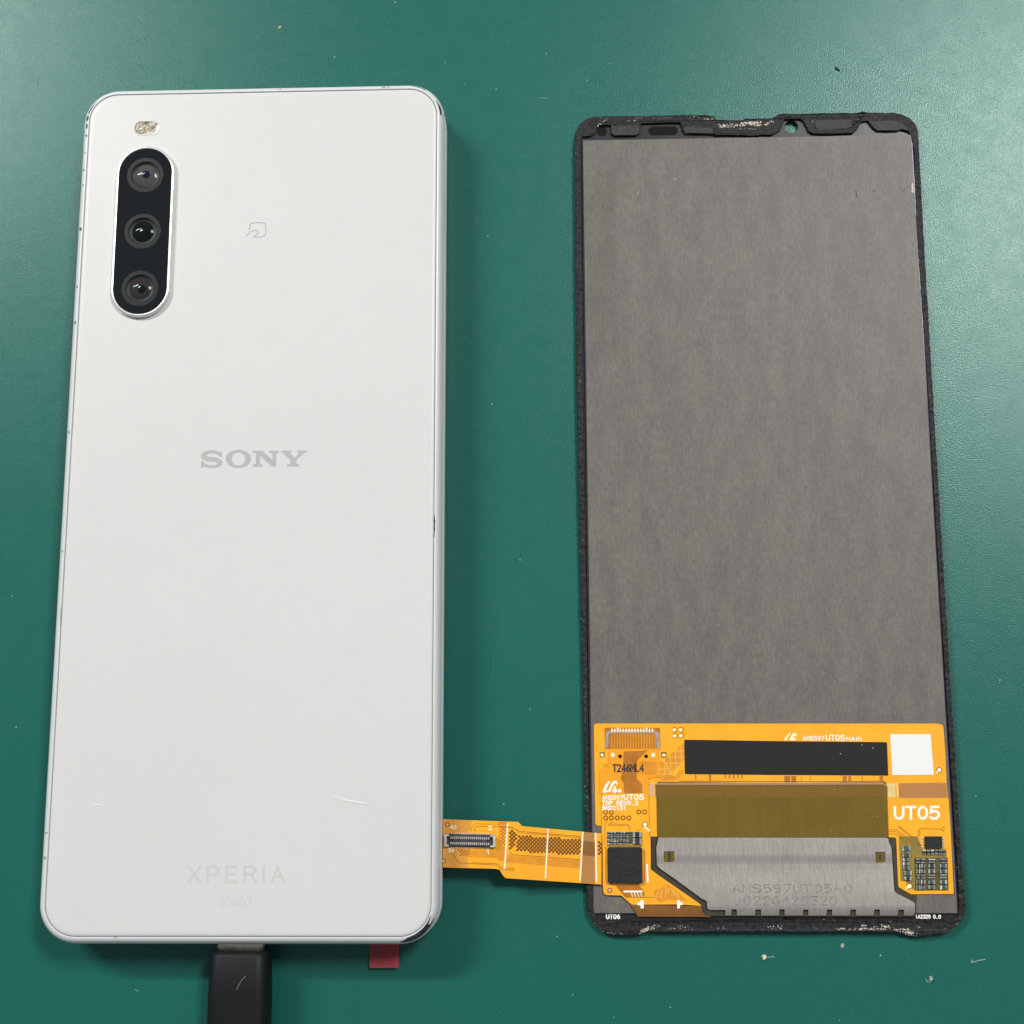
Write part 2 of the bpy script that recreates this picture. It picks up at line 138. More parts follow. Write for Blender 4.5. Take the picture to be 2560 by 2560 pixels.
 'tsp_chipbed': [(16.682,-59.982),(22.726,-59.991),(22.718,-60.405),(16.676,-60.396)],
 'tsp_wline': [(23.479,-63.299),(23.547,-66.125)],
 'tsp_t': [[(22.241,-69.14),(22.788,-69.171),(22.76,-70.537),(22.235,-70.516),(22.244,-70.058),(21.668,-69.925),(21.675,-69.599),(21.991,-69.548),(22.234,-69.497)],[(28.445,-69.111),(28.885,-69.142),(28.919,-69.478),(29.399,-69.6),(29.412,-69.926),(28.906,-70.008),(28.851,-70.517),(28.431,-70.537)]],
 'tsp_win': [(18.094,-66.655),(21.894,-66.534),(22.873,-67.661),(22.966,-68.275),(22.747,-68.683),(19.746,-68.682)],
 'tsp_winbar': [(19.498,-67.74),(22.502,-67.741)],
 'tsp_winz': [[(20.705,-68.017),(20.926,-68.579)],[(21.232,-68.017),(21.453,-68.579)],[(21.759,-68.017),(21.979,-68.579)],[(22.285,-68.017),(22.506,-68.579)]],
 'tsp_fan': [(24.558,-67.662),(25.039,-67.355),(25.777,-67.304),(26.638,-66.486),(27.469,-66.947),(29.02,-68.072),(30.415,-69.516),(29.585,-69.135),(28.463,-69.244),(26.896,-69.135),(25.515,-69.602),(24.691,-68.786)],
 'tsp_fanl': [[(25.349,-67.558),(25.006,-68.784)],[(25.982,-67.456),(25.637,-68.784)],[(26.631,-66.741),(26.483,-68.581)],[(27.145,-67.252),(26.702,-68.172)],[(27.463,-67.15),(28.167,-68.479)],[(27.771,-67.457),(28.79,-68.785)]],
 'tsp_hole': [(17.076,-67.555),(17.572,-67.556)],
 'ic': [(70.669,-58.687),(73.574,-58.692),(73.478,-60.691),(70.598,-60.709)],
 'ic_pin': [[(70.008,-58.895),(70.493,-59.028),(70.483,-59.204),(69.998,-59.071)],[(69.982,-59.368),(70.466,-59.501),(70.456,-59.676),(69.972,-59.544)],[(69.954,-59.851),(70.439,-59.984),(70.429,-60.16),(69.945,-60.027)],[(69.929,-60.313),(70.412,-60.445),(70.402,-60.621),(69.919,-60.488)],[(73.584,-58.901),(74.067,-59.034),(74.057,-59.21),(73.573,-59.077)],[(73.556,-59.374),(74.039,-59.506),(74.029,-59.682),(73.546,-59.549)],[(73.527,-59.857),(74.011,-59.989),(74.0,-60.165),(73.517,-60.033)],[(73.5,-60.318),(73.983,-60.45),(73.973,-60.626),(73.49,-60.493)]],
 'caps_r': [[(70.232,-60.873),(70.768,-60.873),(70.722,-61.674),(70.187,-61.673)],[(70.902,-60.874),(71.437,-60.874),(71.391,-61.674),(70.856,-61.674)],[(71.571,-60.875),(72.107,-60.875),(72.06,-61.675),(71.525,-61.675)],[(72.24,-60.876),(72.776,-60.876),(72.729,-61.676),(72.194,-61.675)],[(72.91,-60.876),(73.445,-60.877),(73.398,-61.677),(72.863,-61.676)],[(73.467,-60.877),(74.002,-60.878),(73.955,-61.678),(73.42,-61.677)],[(69.033,-62.35),(69.725,-62.351),(69.684,-63.073),(68.993,-63.072)],[(68.984,-63.225),(69.675,-63.226),(69.637,-63.903),(68.947,-63.903)],[(68.936,-64.099),(69.626,-64.1),(69.588,-64.776),(68.898,-64.775)],[(68.886,-64.993),(69.576,-64.994),(69.542,-65.604),(68.852,-65.604)],[(68.837,-65.865),(69.527,-65.865),(69.49,-66.518),(68.801,-66.518)],[(68.787,-66.779),(69.476,-66.779),(69.438,-67.453),(68.749,-67.452)],[(69.87,-62.351),(70.561,-62.352),(70.52,-63.074),(69.829,-63.073)],[(69.82,-63.226),(70.511,-63.227),(70.472,-63.904),(69.782,-63.903)],[(69.771,-64.1),(70.461,-64.101),(70.423,-64.777),(69.733,-64.776)],[(69.721,-64.994),(70.41,-64.995),(70.376,-65.605),(69.686,-65.604)],[(69.672,-65.865),(70.361,-65.866),(70.324,-66.519),(69.635,-66.518)],[(69.62,-66.779),(70.309,-66.78),(70.271,-67.453),(69.582,-67.453)],[(71.062,-62.353),(72.232,-62.354),(72.191,-63.076),(71.021,-63.074)],[(71.012,-63.227),(72.182,-63.229),(72.142,-63.906),(70.974,-63.905)],[(70.962,-64.101),(72.131,-64.102),(72.092,-64.778),(70.924,-64.777)],[(70.911,-64.995),(72.079,-64.996),(72.043,-65.606),(70.876,-65.605)],[(70.861,-65.866),(72.028,-65.867),(71.99,-66.52),(70.824,-66.519)],[(70.809,-66.78),(71.975,-66.78),(71.936,-67.454),(70.77,-67.453)],[(72.99,-62.355),(74.215,-62.357),(74.172,-63.078),(72.948,-63.077)],[(72.939,-63.23),(74.163,-63.231),(74.123,-63.908),(72.899,-63.906)],[(72.887,-64.103),(74.111,-64.104),(74.071,-64.78),(72.848,-64.779)],[(72.835,-64.997),(74.058,-64.998),(74.021,-65.607),(72.799,-65.607)],[(72.784,-65.868),(74.006,-65.869),(73.967,-66.521),(72.745,-66.52)],[(72.73,-66.781),(73.951,-66.782),(73.911,-67.455),(72.691,-67.454)]],
 'caps_l': [[(66.635,-60.264),(68.2,-60.266),(68.325,-61.035),(66.702,-61.087)],[(66.691,-61.307),(68.086,-61.308),(68.102,-62.043),(66.705,-62.074)],[(66.751,-62.26),(67.867,-62.261),(67.871,-62.787),(66.755,-62.807)],[(66.716,-62.917),(67.831,-62.918),(67.834,-63.465),(66.718,-63.485)],[(66.735,-63.595),(67.849,-63.596),(67.841,-64.164),(66.725,-64.184)],[(66.807,-64.315),(68.144,-64.317),(68.125,-65.058),(66.788,-65.079)],[(66.847,-65.232),(68.116,-65.233),(68.098,-65.951),(66.852,-65.951)]],
 'rbed': [(66.378,-58.668),(69.566,-58.673),(70.228,-60.816),(74.243,-60.822),(74.173,-67.583),(68.621,-67.635),(68.296,-67.472),(67.981,-67.146),(67.04,-66.058),(66.261,-66.057),(66.308,-61.03)],
 'rtr': [[(64.694,-57.595),(66.151,-57.598),(66.58,-57.951),(67.969,-59.165),(70.018,-60.486)],[(64.678,-57.904),(66.022,-57.906),(67.627,-59.274),(68.808,-60.155),(68.827,-60.814)],[(64.659,-58.278),(65.889,-58.302),(66.321,-58.612),(67.603,-59.714),(67.747,-60.153)],[(66.379,-57.091),(66.541,-57.003),(67.057,-57.401),(69.41,-59.387),(70.086,-60.267)],[(66.379,-57.091),(68.963,-59.386),(69.807,-60.266)],[(69.62,-58.617),(69.732,-57.626),(70.192,-57.407),(73.653,-57.501),(74.007,-57.193),(74.349,-57.084)],[(69.9,-58.618),(70.008,-57.682)],[(73.652,-57.523),(73.968,-57.854),(74.099,-57.524)],[(74.071,-60.821),(74.022,-61.642)]],
 'rgridbed': [(68.723,-62.184),(74.384,-62.191),(74.216,-67.605),(68.621,-67.635)],
 'rpad': [(67.712,-66.905),(68.189,-66.905),(67.251,-67.198),(67.473,-67.198)],
 'ut06': [(16.429,-72.29),(18.729,-72.27),(16.44,-71.566)],
 't1a': [(68.564,-72.177),(72.775,-72.231),(68.594,-71.637)],
 'etch1': [(37.864,-67.847),(57.98,-67.903),(37.905,-66.585)],
 'etch2': [(38.042,-69.914),(55.334,-69.916),(38.084,-68.608)],
 'tail': [(-11.281,-55.632),(-11.111,-55.599),(-1.831,-55.95),(-0.398,-55.992),(1.542,-56.069),(1.879,-56.369),(2.215,-56.769),(6.863,-57.233),(12.637,-57.806),(14.677,-58.049),(15.783,-58.086),(15.658,-66.57),(14.559,-66.5),(6.794,-65.911),(-0.587,-65.357),(-1.005,-64.928),(-1.589,-63.976),(-2.26,-63.808),(-11.063,-63.57),(-11.233,-63.538)],
 'tail_w': [[(-0.231,-56.39),(-0.752,-63.787)],[(6.659,-57.347),(6.159,-65.33)],[(12.602,-57.889),(12.029,-65.807)],[(14.762,-58.066),(14.819,-66.107)]],
 'tail_brown': [(12.739,-57.84),(14.575,-58.048),(14.56,-66.434),(12.193,-66.285)],
 'tail_b1': [(-6.808,-60.731),(-0.494,-60.872),(-0.58,-62.069),(-6.89,-61.83)],
 'tail_b2': [(-0.159,-61.532),(6.824,-62.138),(12.324,-62.521),(12.222,-63.92),(6.308,-63.398),(-0.498,-62.726)],
 'tail_b3': [(12.618,-59.299),(14.656,-59.559),(14.623,-61.958),(12.419,-61.696)],
 'tail_amber': [(-11.247,-55.665),(-6.314,-55.804),(-6.564,-57.357),(-2.255,-57.865),(-2.255,-57.7),(-6.817,-57.356),(-7.146,-60.484),(-6.969,-63.598),(-11.199,-63.505)],
 'tail_b4': [(-1.78,-55.984),(-0.365,-56.025),(-0.435,-57.215),(-1.546,-57.208),(-1.55,-60.009),(-0.492,-60.05),(-0.582,-62.643),(-1.922,-62.304),(-2.005,-60.992),(-1.719,-60.665)],
 'tail_h1': [(1.618,-58.352),(6.852,-58.673),(12.365,-59.165),(12.249,-61.711),(6.494,-61.229),(1.103,-60.934)],
 'tail_h0': [(0.273,-57.302),(1.416,-58.136),(0.683,-60.684),(0.095,-60.762),(-0.104,-59.526),(-0.068,-58.703)],
 'tail_hm': [(-1.513,-57.241),(-0.401,-57.215),(-0.609,-60.016),(-1.584,-60.009)],
 'tail_he': [(14.998,-59.477),(15.677,-59.563),(15.678,-61.797),(14.999,-61.794)],
 'tail_ht': [(-9.008,-60.515),(-6.64,-60.551),(-6.806,-61.798),(-7.984,-61.827)],
 'tail_tr': [[(-6.394,-57.77),(-6.48,-57.109),(-5.805,-56.368),(-1.579,-56.415)],[(-5.887,-57.771),(-5.888,-57.111),(-5.551,-56.782),(-1.411,-56.846),(0.948,-57.141),(1.788,-57.89),(6.855,-58.293),(12.284,-58.799)],[(-9.684,-61.223),(-8.489,-62.811),(-2.091,-63.203),(-1.254,-63.946),(0.84,-64.096),(0.791,-63.801),(-1.087,-63.686),(-1.923,-62.992),(-6.298,-62.782)],[(0.094,-61.008),(0.429,-61.471),(12.24,-62.437)],[(-1.411,-56.961),(0.442,-56.89),(1.789,-57.643),(12.287,-58.55)]],
 'tail_conn': [(-10.927,-57.815),(-2.255,-57.997),(-2.257,-60.465),(-10.912,-60.288)],
 'tail_hole': [[(-10.474,-56.526),(-10.048,-56.526)],[(-11.103,-62.522),(-10.662,-62.521)]],
 'tt40': [(-10.01,-57.154),(-8.954,-57.187),(-10.013,-56.609)],
 'tt2': [(-3.471,-57.366),(-2.93,-57.368),(-3.471,-56.738)],
 'tt39': [(-10.279,-60.977),(-9.345,-61.042),(-10.282,-60.484)],
 'tt1': [(-3.74,-61.347),(-3.269,-61.349),(-3.741,-60.74)],
 'crumb_brown': [(-44.653,94.27),(-44.476,94.896),(-43.946,95.041),(-43.888,94.672),(-44.263,94.208)],
 'crumb_black': [(62.209,83.98),(62.48,84.09),(62.889,83.733),(63.243,83.32),(63.179,83.09),(62.765,83.33),(62.35,83.571)],
 'crumb_cream': [(42.584,-78.461),(42.929,-78.228),(43.407,-78.321),(43.442,-78.693),(43.138,-79.111),(42.801,-79.111)],
 'fibre_cream': [(43.395,-78.646),(44.117,-78.645),(44.459,-78.506),(44.74,-78.691)],
 'crumb_grey': [(70.533,-81.757),(70.922,-81.618),(71.184,-82.032),(70.771,-82.585),(70.496,-82.401)],
 'fibre_g1': [(69.941,-82.126),(70.105,-82.586),(70.671,-82.677)],
 'fibre_r': [(80.035,-78.977),(79.027,-79.117),(78.298,-79.348),(77.721,-79.441),(77.839,-79.072)],
 'smudge': [(55.967,-76.775),(56.177,-76.403),(56.559,-76.449),(56.531,-77.054),(56.142,-77.147)],
 'mat_scratch': [[(66.612,-77.697),(67.271,-78.762),(67.931,-80.657)],[(57.011,-87.293),(57.455,-87.978),(57.876,-89.119)],[(-1.883,-87.519),(-1.4,-87.887),(-1.014,-88.439)],[(65.451,-87.731),(65.976,-88.551),(66.316,-89.28)],[(55.789,-75.52),(56.696,-76.684),(57.376,-77.52)],[(23.922,91.494),(26.073,91.151),(29.298,90.668)],[(78.839,-82.896),(78.984,-83.584),(78.742,-84.41)],[(90.992,77.445),(91.592,76.974),(92.754,76.264)],[(-8.801,-13.475),(-7.366,-13.125),(-5.932,-12.558)],[(77.259,38.924),(78.089,38.141)],[(90.978,21.22),(92.093,19.705)],[(-22.281,-85.713),(-21.452,-86.49),(-19.743,-86.876),(-18.045,-86.483),(-17.107,-85.054)],[(77.305,79.014),(78.753,78.086)],[(-4.134,-22.838),(-1.999,-23.209)],[(-3.07,-31.692),(-2.714,-27.462)]],
 'mat_fibre': [[(58.23,91.875),(58.78,92.215),(59.431,92.434)],[(57.14,91.431),(57.665,91.185),(58.307,91.17)],[(6.253,78.902),(6.95,78.713),(7.595,78.758)],[(30.458,89.686),(30.997,89.733)],[(-64.37,95.871),(-64.29,96.291),(-64.112,96.708)],[(-91.36,83.691),(-91.129,84.727),(-91.069,85.351)],[(-12.218,86.352),(-11.981,86.761)],[(-64.21,-84.094),(-63.645,-84.355)]],
 'mat_speck': [(7.396,87.974),(19.562,85.719),(73.838,96.988),(-0.012,90.607),(-2.247,80.825),(15.156,82.318),(35.447,83.105),(-33.48,88.274),(-23.271,95.251),(-8.28,82.147),(-21.875,99.53),(-87.672,-39.574),(3.614,-36.767),(7.987,-75.314),(10.561,-84.766),(27.0,-86.807),(-89.882,-16.115),(-3.048,18.635),(1.965,-10.308),(-3.786,51.174),(85.961,-5.977),(80.224,-51.997),(85.625,-32.175),(62.6,-78.394),(17.5,-88.483),(55.27,-88.848),(-0.991,-53.143)],
}


# ------------------------------------------------------------------ materials
def srgb(r, g, b):
    f = lambda c: ((c / 255 + 0.055) / 1.055) ** 2.4 if c > 10.3 else c / 255 / 12.92
    return (f(r), f(g), f(b))

def mat(name, colr, rough=0.5, metal=0.0, spec=0.5, coat=0.0, vary=0.0, vscale=1.0, stretch=(1, 1, 1), tint=None,
        bump=0.0, bscale=2.0, bstretch=(1, 1, 1), trans=0.0, ior=1.45, rvary=0.0, coat_rough=0.05, big=0.0, bigscale=0.05, alpha=1.0, spectint=None, bigstretch=(1, 1, 1)):
    m = bpy.data.materials.new(name)
    m.use_nodes = True
    nt = m.node_tree
    b = nt.nodes['Principled BSDF']
    b.inputs['Base Color'].default_value = (*colr, 1)
    b.inputs['Roughness'].default_value = rough
    b.inputs['Metallic'].default_value = metal
    b.inputs['Specular IOR Level'].default_value = spec
    b.inputs['Coat Weight'].default_value = coat
    b.inputs['Coat Roughness'].default_value = coat_rough
    b.inputs['Transmission Weight'].default_value = trans
    b.inputs['IOR'].default_value = ior
    b.inputs['Alpha'].default_value = alpha
    if spectint:
        b.inputs['Specular Tint'].default_value = (*spectint, 1)
    tc = nt.nodes.new('ShaderNodeTexCoord')
    def noise(scale, st, detail=4.0):
        mp = nt.nodes.new('ShaderNodeMapping')
        mp.inputs['Scale'].default_value = tuple(1000 * s for s in st)
        nt.links.new(tc.outputs['Object'], mp.inputs['Vector'])
        n = nt.nodes.new('ShaderNodeTexNoise')
        n.inputs['Scale'].default_value = scale
        n.inputs['Detail'].default_value = detail
        nt.links.new(mp.outputs['Vector'], n.inputs['Vector'])
        return n.outputs['Fac']
    def mixc(fac, a, c):
        mx = nt.nodes.new('ShaderNodeMix')
        mx.data_type = 'RGBA'
        nt.links.new(fac, mx.inputs[0])
        for s, v in ((6, a), (7, c)):
            if isinstance(v, tuple):
                mx.inputs[s].default_value = (*v, 1)
            else:
                nt.links.new(v, mx.inputs[s])
        return mx.outputs[2]
    if vary:
        ramp = nt.nodes.new('ShaderNodeMapRange')
        ramp.inputs[1].default_value = 0.3
        ramp.inputs[2].default_value = 0.7
        nt.links.new(noise(vscale, stretch), ramp.inputs[0])
        lo = tuple(c * (1 - vary) for c in colr)
        hi = tint if tint else tuple(min(1, c * (1 + vary)) for c in colr)
        o = mixc(ramp.outputs[0], lo, hi)
        if big:
            r2 = nt.nodes.new('ShaderNodeMapRange')
            r2.inputs[1].default_value = 0.35
            r2.inputs[2].default_value = 0.65
            r2.inputs[3].default_value = 1 - big
            r2.inputs[4].default_value = 1 + big
            nt.links.new(noise(bigscale, bigstretch, 5.0), r2.inputs[0])
            mul = nt.nodes.new('ShaderNodeVectorMath')
            mul.operation = 'SCALE'
            nt.links.new(o, mul.inputs[0])
            nt.links.new(r2.outputs[0], mul.inputs['Scale'])
            o = mul.outputs[0]
        nt.links.new(o, b.inputs['Base Color'])
    if rvary:
        r3 = nt.nodes.new('ShaderNodeMapRange')
        r3.inputs[3].default_value = max(0.02, rough - rvary)
        r3.inputs[4].default_value = min(1, rough + rvary)
        nt.links.new(noise(0.25, (1, 1, 1), 6.0), r3.inputs[0])
        nt.links.new(r3.outputs[0], b.inputs['Roughness'])
    if bump:
        bp = nt.nodes.new('ShaderNodeBump')
        bp.inputs['Strength'].default_value = bump
        bp.inputs['Distance'].default_value = 0.0001
        nt.links.new(noise(bscale, bstretch, 3.0), bp.inputs['Height'])
        nt.links.new(bp.outputs['Normal'], b.inputs['Normal'])
    return m

MT = {
 'mat': mat('green_rubber_mat', (0.0099, 0.1140, 0.0912), 0.27, spec=0.5, vary=0.06, vscale=3.0, bump=0.40, bscale=4.0, rvary=0.05, big=0.03, bigscale=0.02, spectint=(0.82, 1.0, 0.96)),
 'matscratch': mat('mat_scratch', (0.0228, 0.1482, 0.1178), 0.35),
 'matscratchdk': mat('mat_scratch_dark', (0.0076, 0.0950, 0.0760), 0.45),
 'white': mat('matte_white_plastic', (0.635, 0.634, 0.632), 0.36, spec=0.45, vary=0.006, vscale=0.4, big=0.010, bigscale=0.03, rvary=0.10),
 'frame': mat('pearl_white_frame', (0.63, 0.645, 0.66), 0.36, spec=0.5, coat=0.15, coat_rough=0.2, vary=0.02, vscale=0.8),
 'gap': mat('dark_gap', (0.09, 0.09, 0.09), 0.6),
 'chip': mat('dark_edge_finish', (0.035, 0.035, 0.038), 0.35, spec=0.4, vary=0.5, vscale=1.5),  # dark tone shared by the frame edge patches and ticks
 'chipsoft': mat('grey_scuff', (0.30, 0.29, 0.29), 0.5),
 'antenna': mat('antenna_plastic', srgb(120, 120, 118), 0.5),
 'yellowtick': mat('yellow_plastic', srgb(225, 220, 175), 0.4),
 'bezel': mat('polished_silver', (0.74, 0.74, 0.72), 0.30, metal=0.55, vary=0.04, vscale=1.0, bump=0.1, bscale=1.5),
 'lensglass': mat('black_camera_glass', (0.010, 0.012, 0.014), 0.05, spec=0.40),
 'ring': mat('lens_ring_print', (0.008, 0.011, 0.013), 0.38, spec=0.30),
 'barrel': mat('lens_barrel_black', (0.006, 0.006, 0.007), 0.5),
 'lens1': mat('lens_coated_grey', (0.075, 0.070, 0.074), 0.05, spec=0.14),
 'lens2': mat('lens_coated_dark', (0.009, 0.010, 0.010), 0.05, spec=0.10),
 'lens3': mat('lens_coated_brown', (0.034, 0.031, 0.031), 0.05, spec=0.12),
 'pupil': mat('lens_pupil_violet', (0.014, 0.011, 0.030), 0.04, spec=0.35, spectint=(0.5, 0.5, 1.0)),
 'pupil2': mat('lens_pupil_green', (0.005, 0.010, 0.008), 0.04, spec=0.35, spectint=(0.6, 1.0, 0.9)),
 'flashbowl': mat('flash_reflector', (0.34, 0.31, 0.26), 0.25, metal=0.7, vary=0.6, vscale=0.9, bump=0.7, bscale=0.9),
 'flashled': mat('flash_led_phosphor', (0.85, 0.55, 0.16), 0.5),
 'greyprint': mat('grey_print', (0.4280, 0.4320, 0.4280), 0.35, vary=0.02, vscale=1.0),
 'faint': mat('pale_grey_print', (0.566, 0.561, 0.557), 0.4),
 'faint2': mat('paler_grey_print', (0.595, 0.589, 0.585), 0.4),
 'nfc': mat('thin_grey_print', (0.3760, 0.3760, 0.3760), 0.4),
 'scar': mat('raised_white_scar', (0.68, 0.68, 0.675), 0.4),
 'usbmetal': mat('plug_shell_metal', (0.6200, 0.5800, 0.5200), 0.35, metal=0.9, vary=0.2, vscale=1.0),
 'usbblack': mat('black_plug_plastic', (0.006, 0.0072, 0.0085), 0.50, spec=0.28, vary=0.12, vscale=4.0, bump=0.25, bscale=3.0),
 'scuff': mat('plug_scuff', (0.16, 0.17, 0.17), 0.5),
 'red': mat('red_film', (0.36, 0.045, 0.058), 0.38, vary=0.06, vscale=0.4, rvary=0.1),
 'glassblack': mat('black_border_glass', (0.020, 0.022, 0.027), 0.30, spec=0.4, vary=0.2, vscale=0.6),
 'hole': mat('dark_opening', (0.006, 0.008, 0.008), 0.6, spec=0.1),
 'gasket': mat('black_foam_gasket', (0.010, 0.010, 0.011), 0.58, spec=0.28, vary=0.5, vscale=1.6, tint=(0.028, 0.028, 0.031), bump=1.0, bscale=1.4),
 'line': mat('gasket_edge', (0.010, 0.010, 0.014), 0.4),
 'residue': mat('dried_glue', (0.56, 0.51, 0.43), 0.7, vary=0.4, vscale=2.0),
 'oled': mat('violet_black_glass_edge', (0.05, 0.045, 0.08), 0.16, metal=0.4, spec=0.7),
 'foil': mat('grey_graphite_foil', (0.1330, 0.1240, 0.1120), 0.46, spec=0.42, vary=0.15, vscale=1.4, stretch=(1.7, 0.6, 1), bump=0.3, bscale=3.0, big=0.09, bigscale=0.25, bigstretch=(1.6, 0.55, 1)),
 'foil2': mat('grey_graphite_foil_darker', (0.1250, 0.1155, 0.1030), 0.50, spec=0.42, vary=0.15, vscale=1.4, stretch=(1.7, 0.6, 1), bump=0.3, bscale=3.0, big=0.09, bigscale=0.25, bigstretch=(1.6, 0.55, 1)),
 'gasket2': mat('grey_adhesive_tape', (0.030, 0.030, 0.033), 0.55, spec=0.35, vary=0.3, vscale=1.5, bump=0.5, bscale=1.4),
 'blob': mat('black_rubber_lump', (0.010, 0.011, 0.011), 0.5),
 'foilscr': mat('foil_scratch', (0.03, 0.03, 0.03), 0.5),
 'flex': mat('polyimide_gold', (0.95, 0.415, 0.021), 0.30, spec=0.5, vary=0.04, vscale=0.5, bump=0.6, bscale=0.30, big=0.05, bigscale=0.15),
 'flex2': mat('polyimide_orange', (0.92, 0.345, 0.018), 0.36, spec=0.35, vary=0.04, vscale=0.6),
 'flexdk': mat('polyimide_amber', (0.72, 0.285, 0.022), 0.36, spec=0.35, vary=0.10, vscale=0.5),
 'flexbr': mat('polyimide_brown', (0.4400, 0.1628, 0.0194), 0.36, spec=0.35, vary=0.14, vscale=0.5),
 'amber': mat('amber_stiffener', (0.70, 0.315, 0.050), 0.32, spec=0.5, vary=0.06, vscale=0.4),
 'brown': mat('bare_copper_brown', (0.4472, 0.2021, 0.0602), 0.32, spec=0.5, vary=0.07, vscale=0.6, stretch=(0.3, 1.5, 1)),
 'brown2': mat('bent_film_brown', (0.2430, 0.1035, 0.0270), 0.35, spec=0.5, vary=0.10, vscale=0.5, stretch=(2, 0.3, 1)),
 'tan': mat('pinkish_tan_film', (0.5940, 0.4140, 0.2970), 0.35, vary=0.08, vscale=0.6),
 'tan2': mat('tan_film_edge', (0.3780, 0.2340, 0.1350), 0.35, vary=0.10, vscale=0.6),
 'goldpad': mat('gold_pad', (0.92, 0.72, 0.30), 0.28, metal=0.3, spec=0.7, vary=0.10, vscale=1.0),
 'palepad': mat('pale_tin_pad', (0.95, 0.88, 0.62), 0.3, spec=0.7),
 'olive': mat('olive_chip_film', (0.150, 0.099, 0.013), 0.36, spec=0.3, vary=0.07, vscale=0.8, stretch=(2.5, 0.02, 1), big=0.06, bigscale=0.12),
 'oliveband': mat('brown_olive_film', (0.190, 0.104, 0.018), 0.36, spec=0.3, vary=0.05, vscale=0.8, stretch=(2.0, 0.05, 1)),
 'backing': mat('dark_olive_adhesive', (0.0408, 0.0365, 0.0221), 0.45, vary=0.2, vscale=0.6),
 'steel': mat('brushed_steel_plate', (0.46, 0.425, 0.40), 0.38, metal=0.66, spec=0.5, vary=0.10, vscale=1.2, stretch=(2.4, 0.30, 1), bump=0.35, bscale=1.4, bstretch=(2.6, 0.5, 1), big=0.06, bigscale=0.10),
 'etch': mat('etched_mark', (0.215, 0.20, 0.19), 0.5, metal=0.3, vary=0.25, vscale=2.0, tint=(0.34, 0.315, 0.30)),
 'tape': mat('matte_black_tape', (0.017, 0.0165, 0.016), 0.62, spec=0.25, vary=0.08, vscale=2.0),
 'label': mat('white_paper_label', (0.80, 0.79, 0.775), 0.6),
 'silk': mat('white_silkscreen', (0.93, 0.90, 0.83), 0.5),
 'silk2': mat('cream_silkscreen', (0.92, 0.82, 0.56), 0.5),
 'ink': mat('black_ink', (0.035, 0.020, 0.012), 0.5, vary=0.6, vscale=3.0),
 'trace': mat('copper_trace', (0.20, 0.07, 0.010), 0.4, spec=0.3),
 'tracelt': mat('light_trace', (0.90, 0.56, 0.12), 0.35),
 'lav': mat('lavender_solder_trim', (0.5040, 0.3780, 0.3240), 0.3, metal=0.3, vary=0.15, vscale=1.2),
 'chipblk': mat('black_chip_resin', (0.0145, 0.0161, 0.0187), 0.55, spec=0.35, vary=0.25, vscale=1.4, bump=0.5, bscale=1.0),
 'capbody': mat('grey_green_ceramic', (0.060, 0.082, 0.082), 0.35, spec=0.5, vary=0.3, vscale=1.5),
 'capdark': mat('dark_ceramic', (0.030, 0.035, 0.042), 0.35, spec=0.5, vary=0.3, vscale=1.5),
 'capend': mat('tin_terminal', (0.80, 0.78, 0.66), 0.30, metal=0.45, vary=0.25, vscale=2.0),
 'capend2': mat('solder_terminal', (0.36, 0.42, 0.39), 0.25, metal=0.35, vary=0.5, vscale=2.5, bump=0.8, bscale=2.0),
 'olivebed': mat('olive_solder_mask', (0.2700, 0.1890, 0.0315), 0.4, vary=0.1, vscale=1.0),
 'dkbed': mat('dark_solder_mask', (0.10, 0.075, 0.025), 0.4, vary=0.3, vscale=1.0),
 'slate': mat('slate_connector_plastic', (0.0467, 0.0467, 0.0578), 0.42, vary=0.2, vscale=2.0),
 'crumbb': mat('brown_flake', (0.52, 0.36, 0.16), 0.6, vary=0.2, vscale=2.0),
 'crumbk': mat('black_flake', (0.012, 0.016, 0.014), 0.5),
 'crumbc': mat('cream_crumb', (0.70, 0.62, 0.42), 0.7, vary=0.2, vscale=2.0),
 'crumbg': mat('grey_lint', (0.3360, 0.3840, 0.3200), 0.8),
 'fibre': mat('pale_fibre', (0.24, 0.38, 0.31), 0.7),
 'speck': mat('pale_dust', (0.40, 0.50, 0.45), 0.8),
}

# ------------------------------------------------------------------ mesh helpers
BASE = {}
def base_of(o):
    while o.parent is not None:
        o = o.parent
    return BASE.get(o.name, (0.0, 0.0, 0.0))

def tag(o, label=None, cat=None, group=None, kind=None):
    for k, v in (('label', label), ('category', cat), ('group', group), ('kind', kind)):
        if v:
            o[k] = v
    return o

def thing(name, label, cat, loc, group=None):
    o = bpy.data.objects.new(name, None)
    o.empty_display_size = 0.005
    o.location = tuple(c * MM for c in loc)
    col.objects.link(o)
    BASE[o.name] = loc
    return tag(o, label, cat, group)

def link(name, bm, material, parent=None, loc=None, smooth=False, kind=None):
    """bm holds world millimetres; the object's origin is its thing's base."""
    b = base_of(parent) if parent is not None else (loc or (0, 0, 0))
    bmesh.ops.recalc_face_normals(bm, faces=bm.faces)
    for v in bm.verts:
        v.co = (v.co - Vector(b)) * MM
    me = bpy.data.meshes.new(name)
    bm.to_mesh(me)
    bm.free()
    if smooth:
        for p in me.polygons:
            p.use_smooth = True
    me.materials.append(MT[material] if isinstance(material, str) else material)
    o = bpy.data.objects.new(name, me)
    col.objects.link(o)
    if parent is not None:
        o.parent = parent
    else:
        o.location = tuple(c * MM for c in b)
        BASE[o.name] = b
    if kind:
        o['kind'] = kind
    return o

def area(p):
    return 0.5 * sum(a[0] * b[1] - b[0] * a[1] for a, b in zip(p, p[1:] + p[:1]))

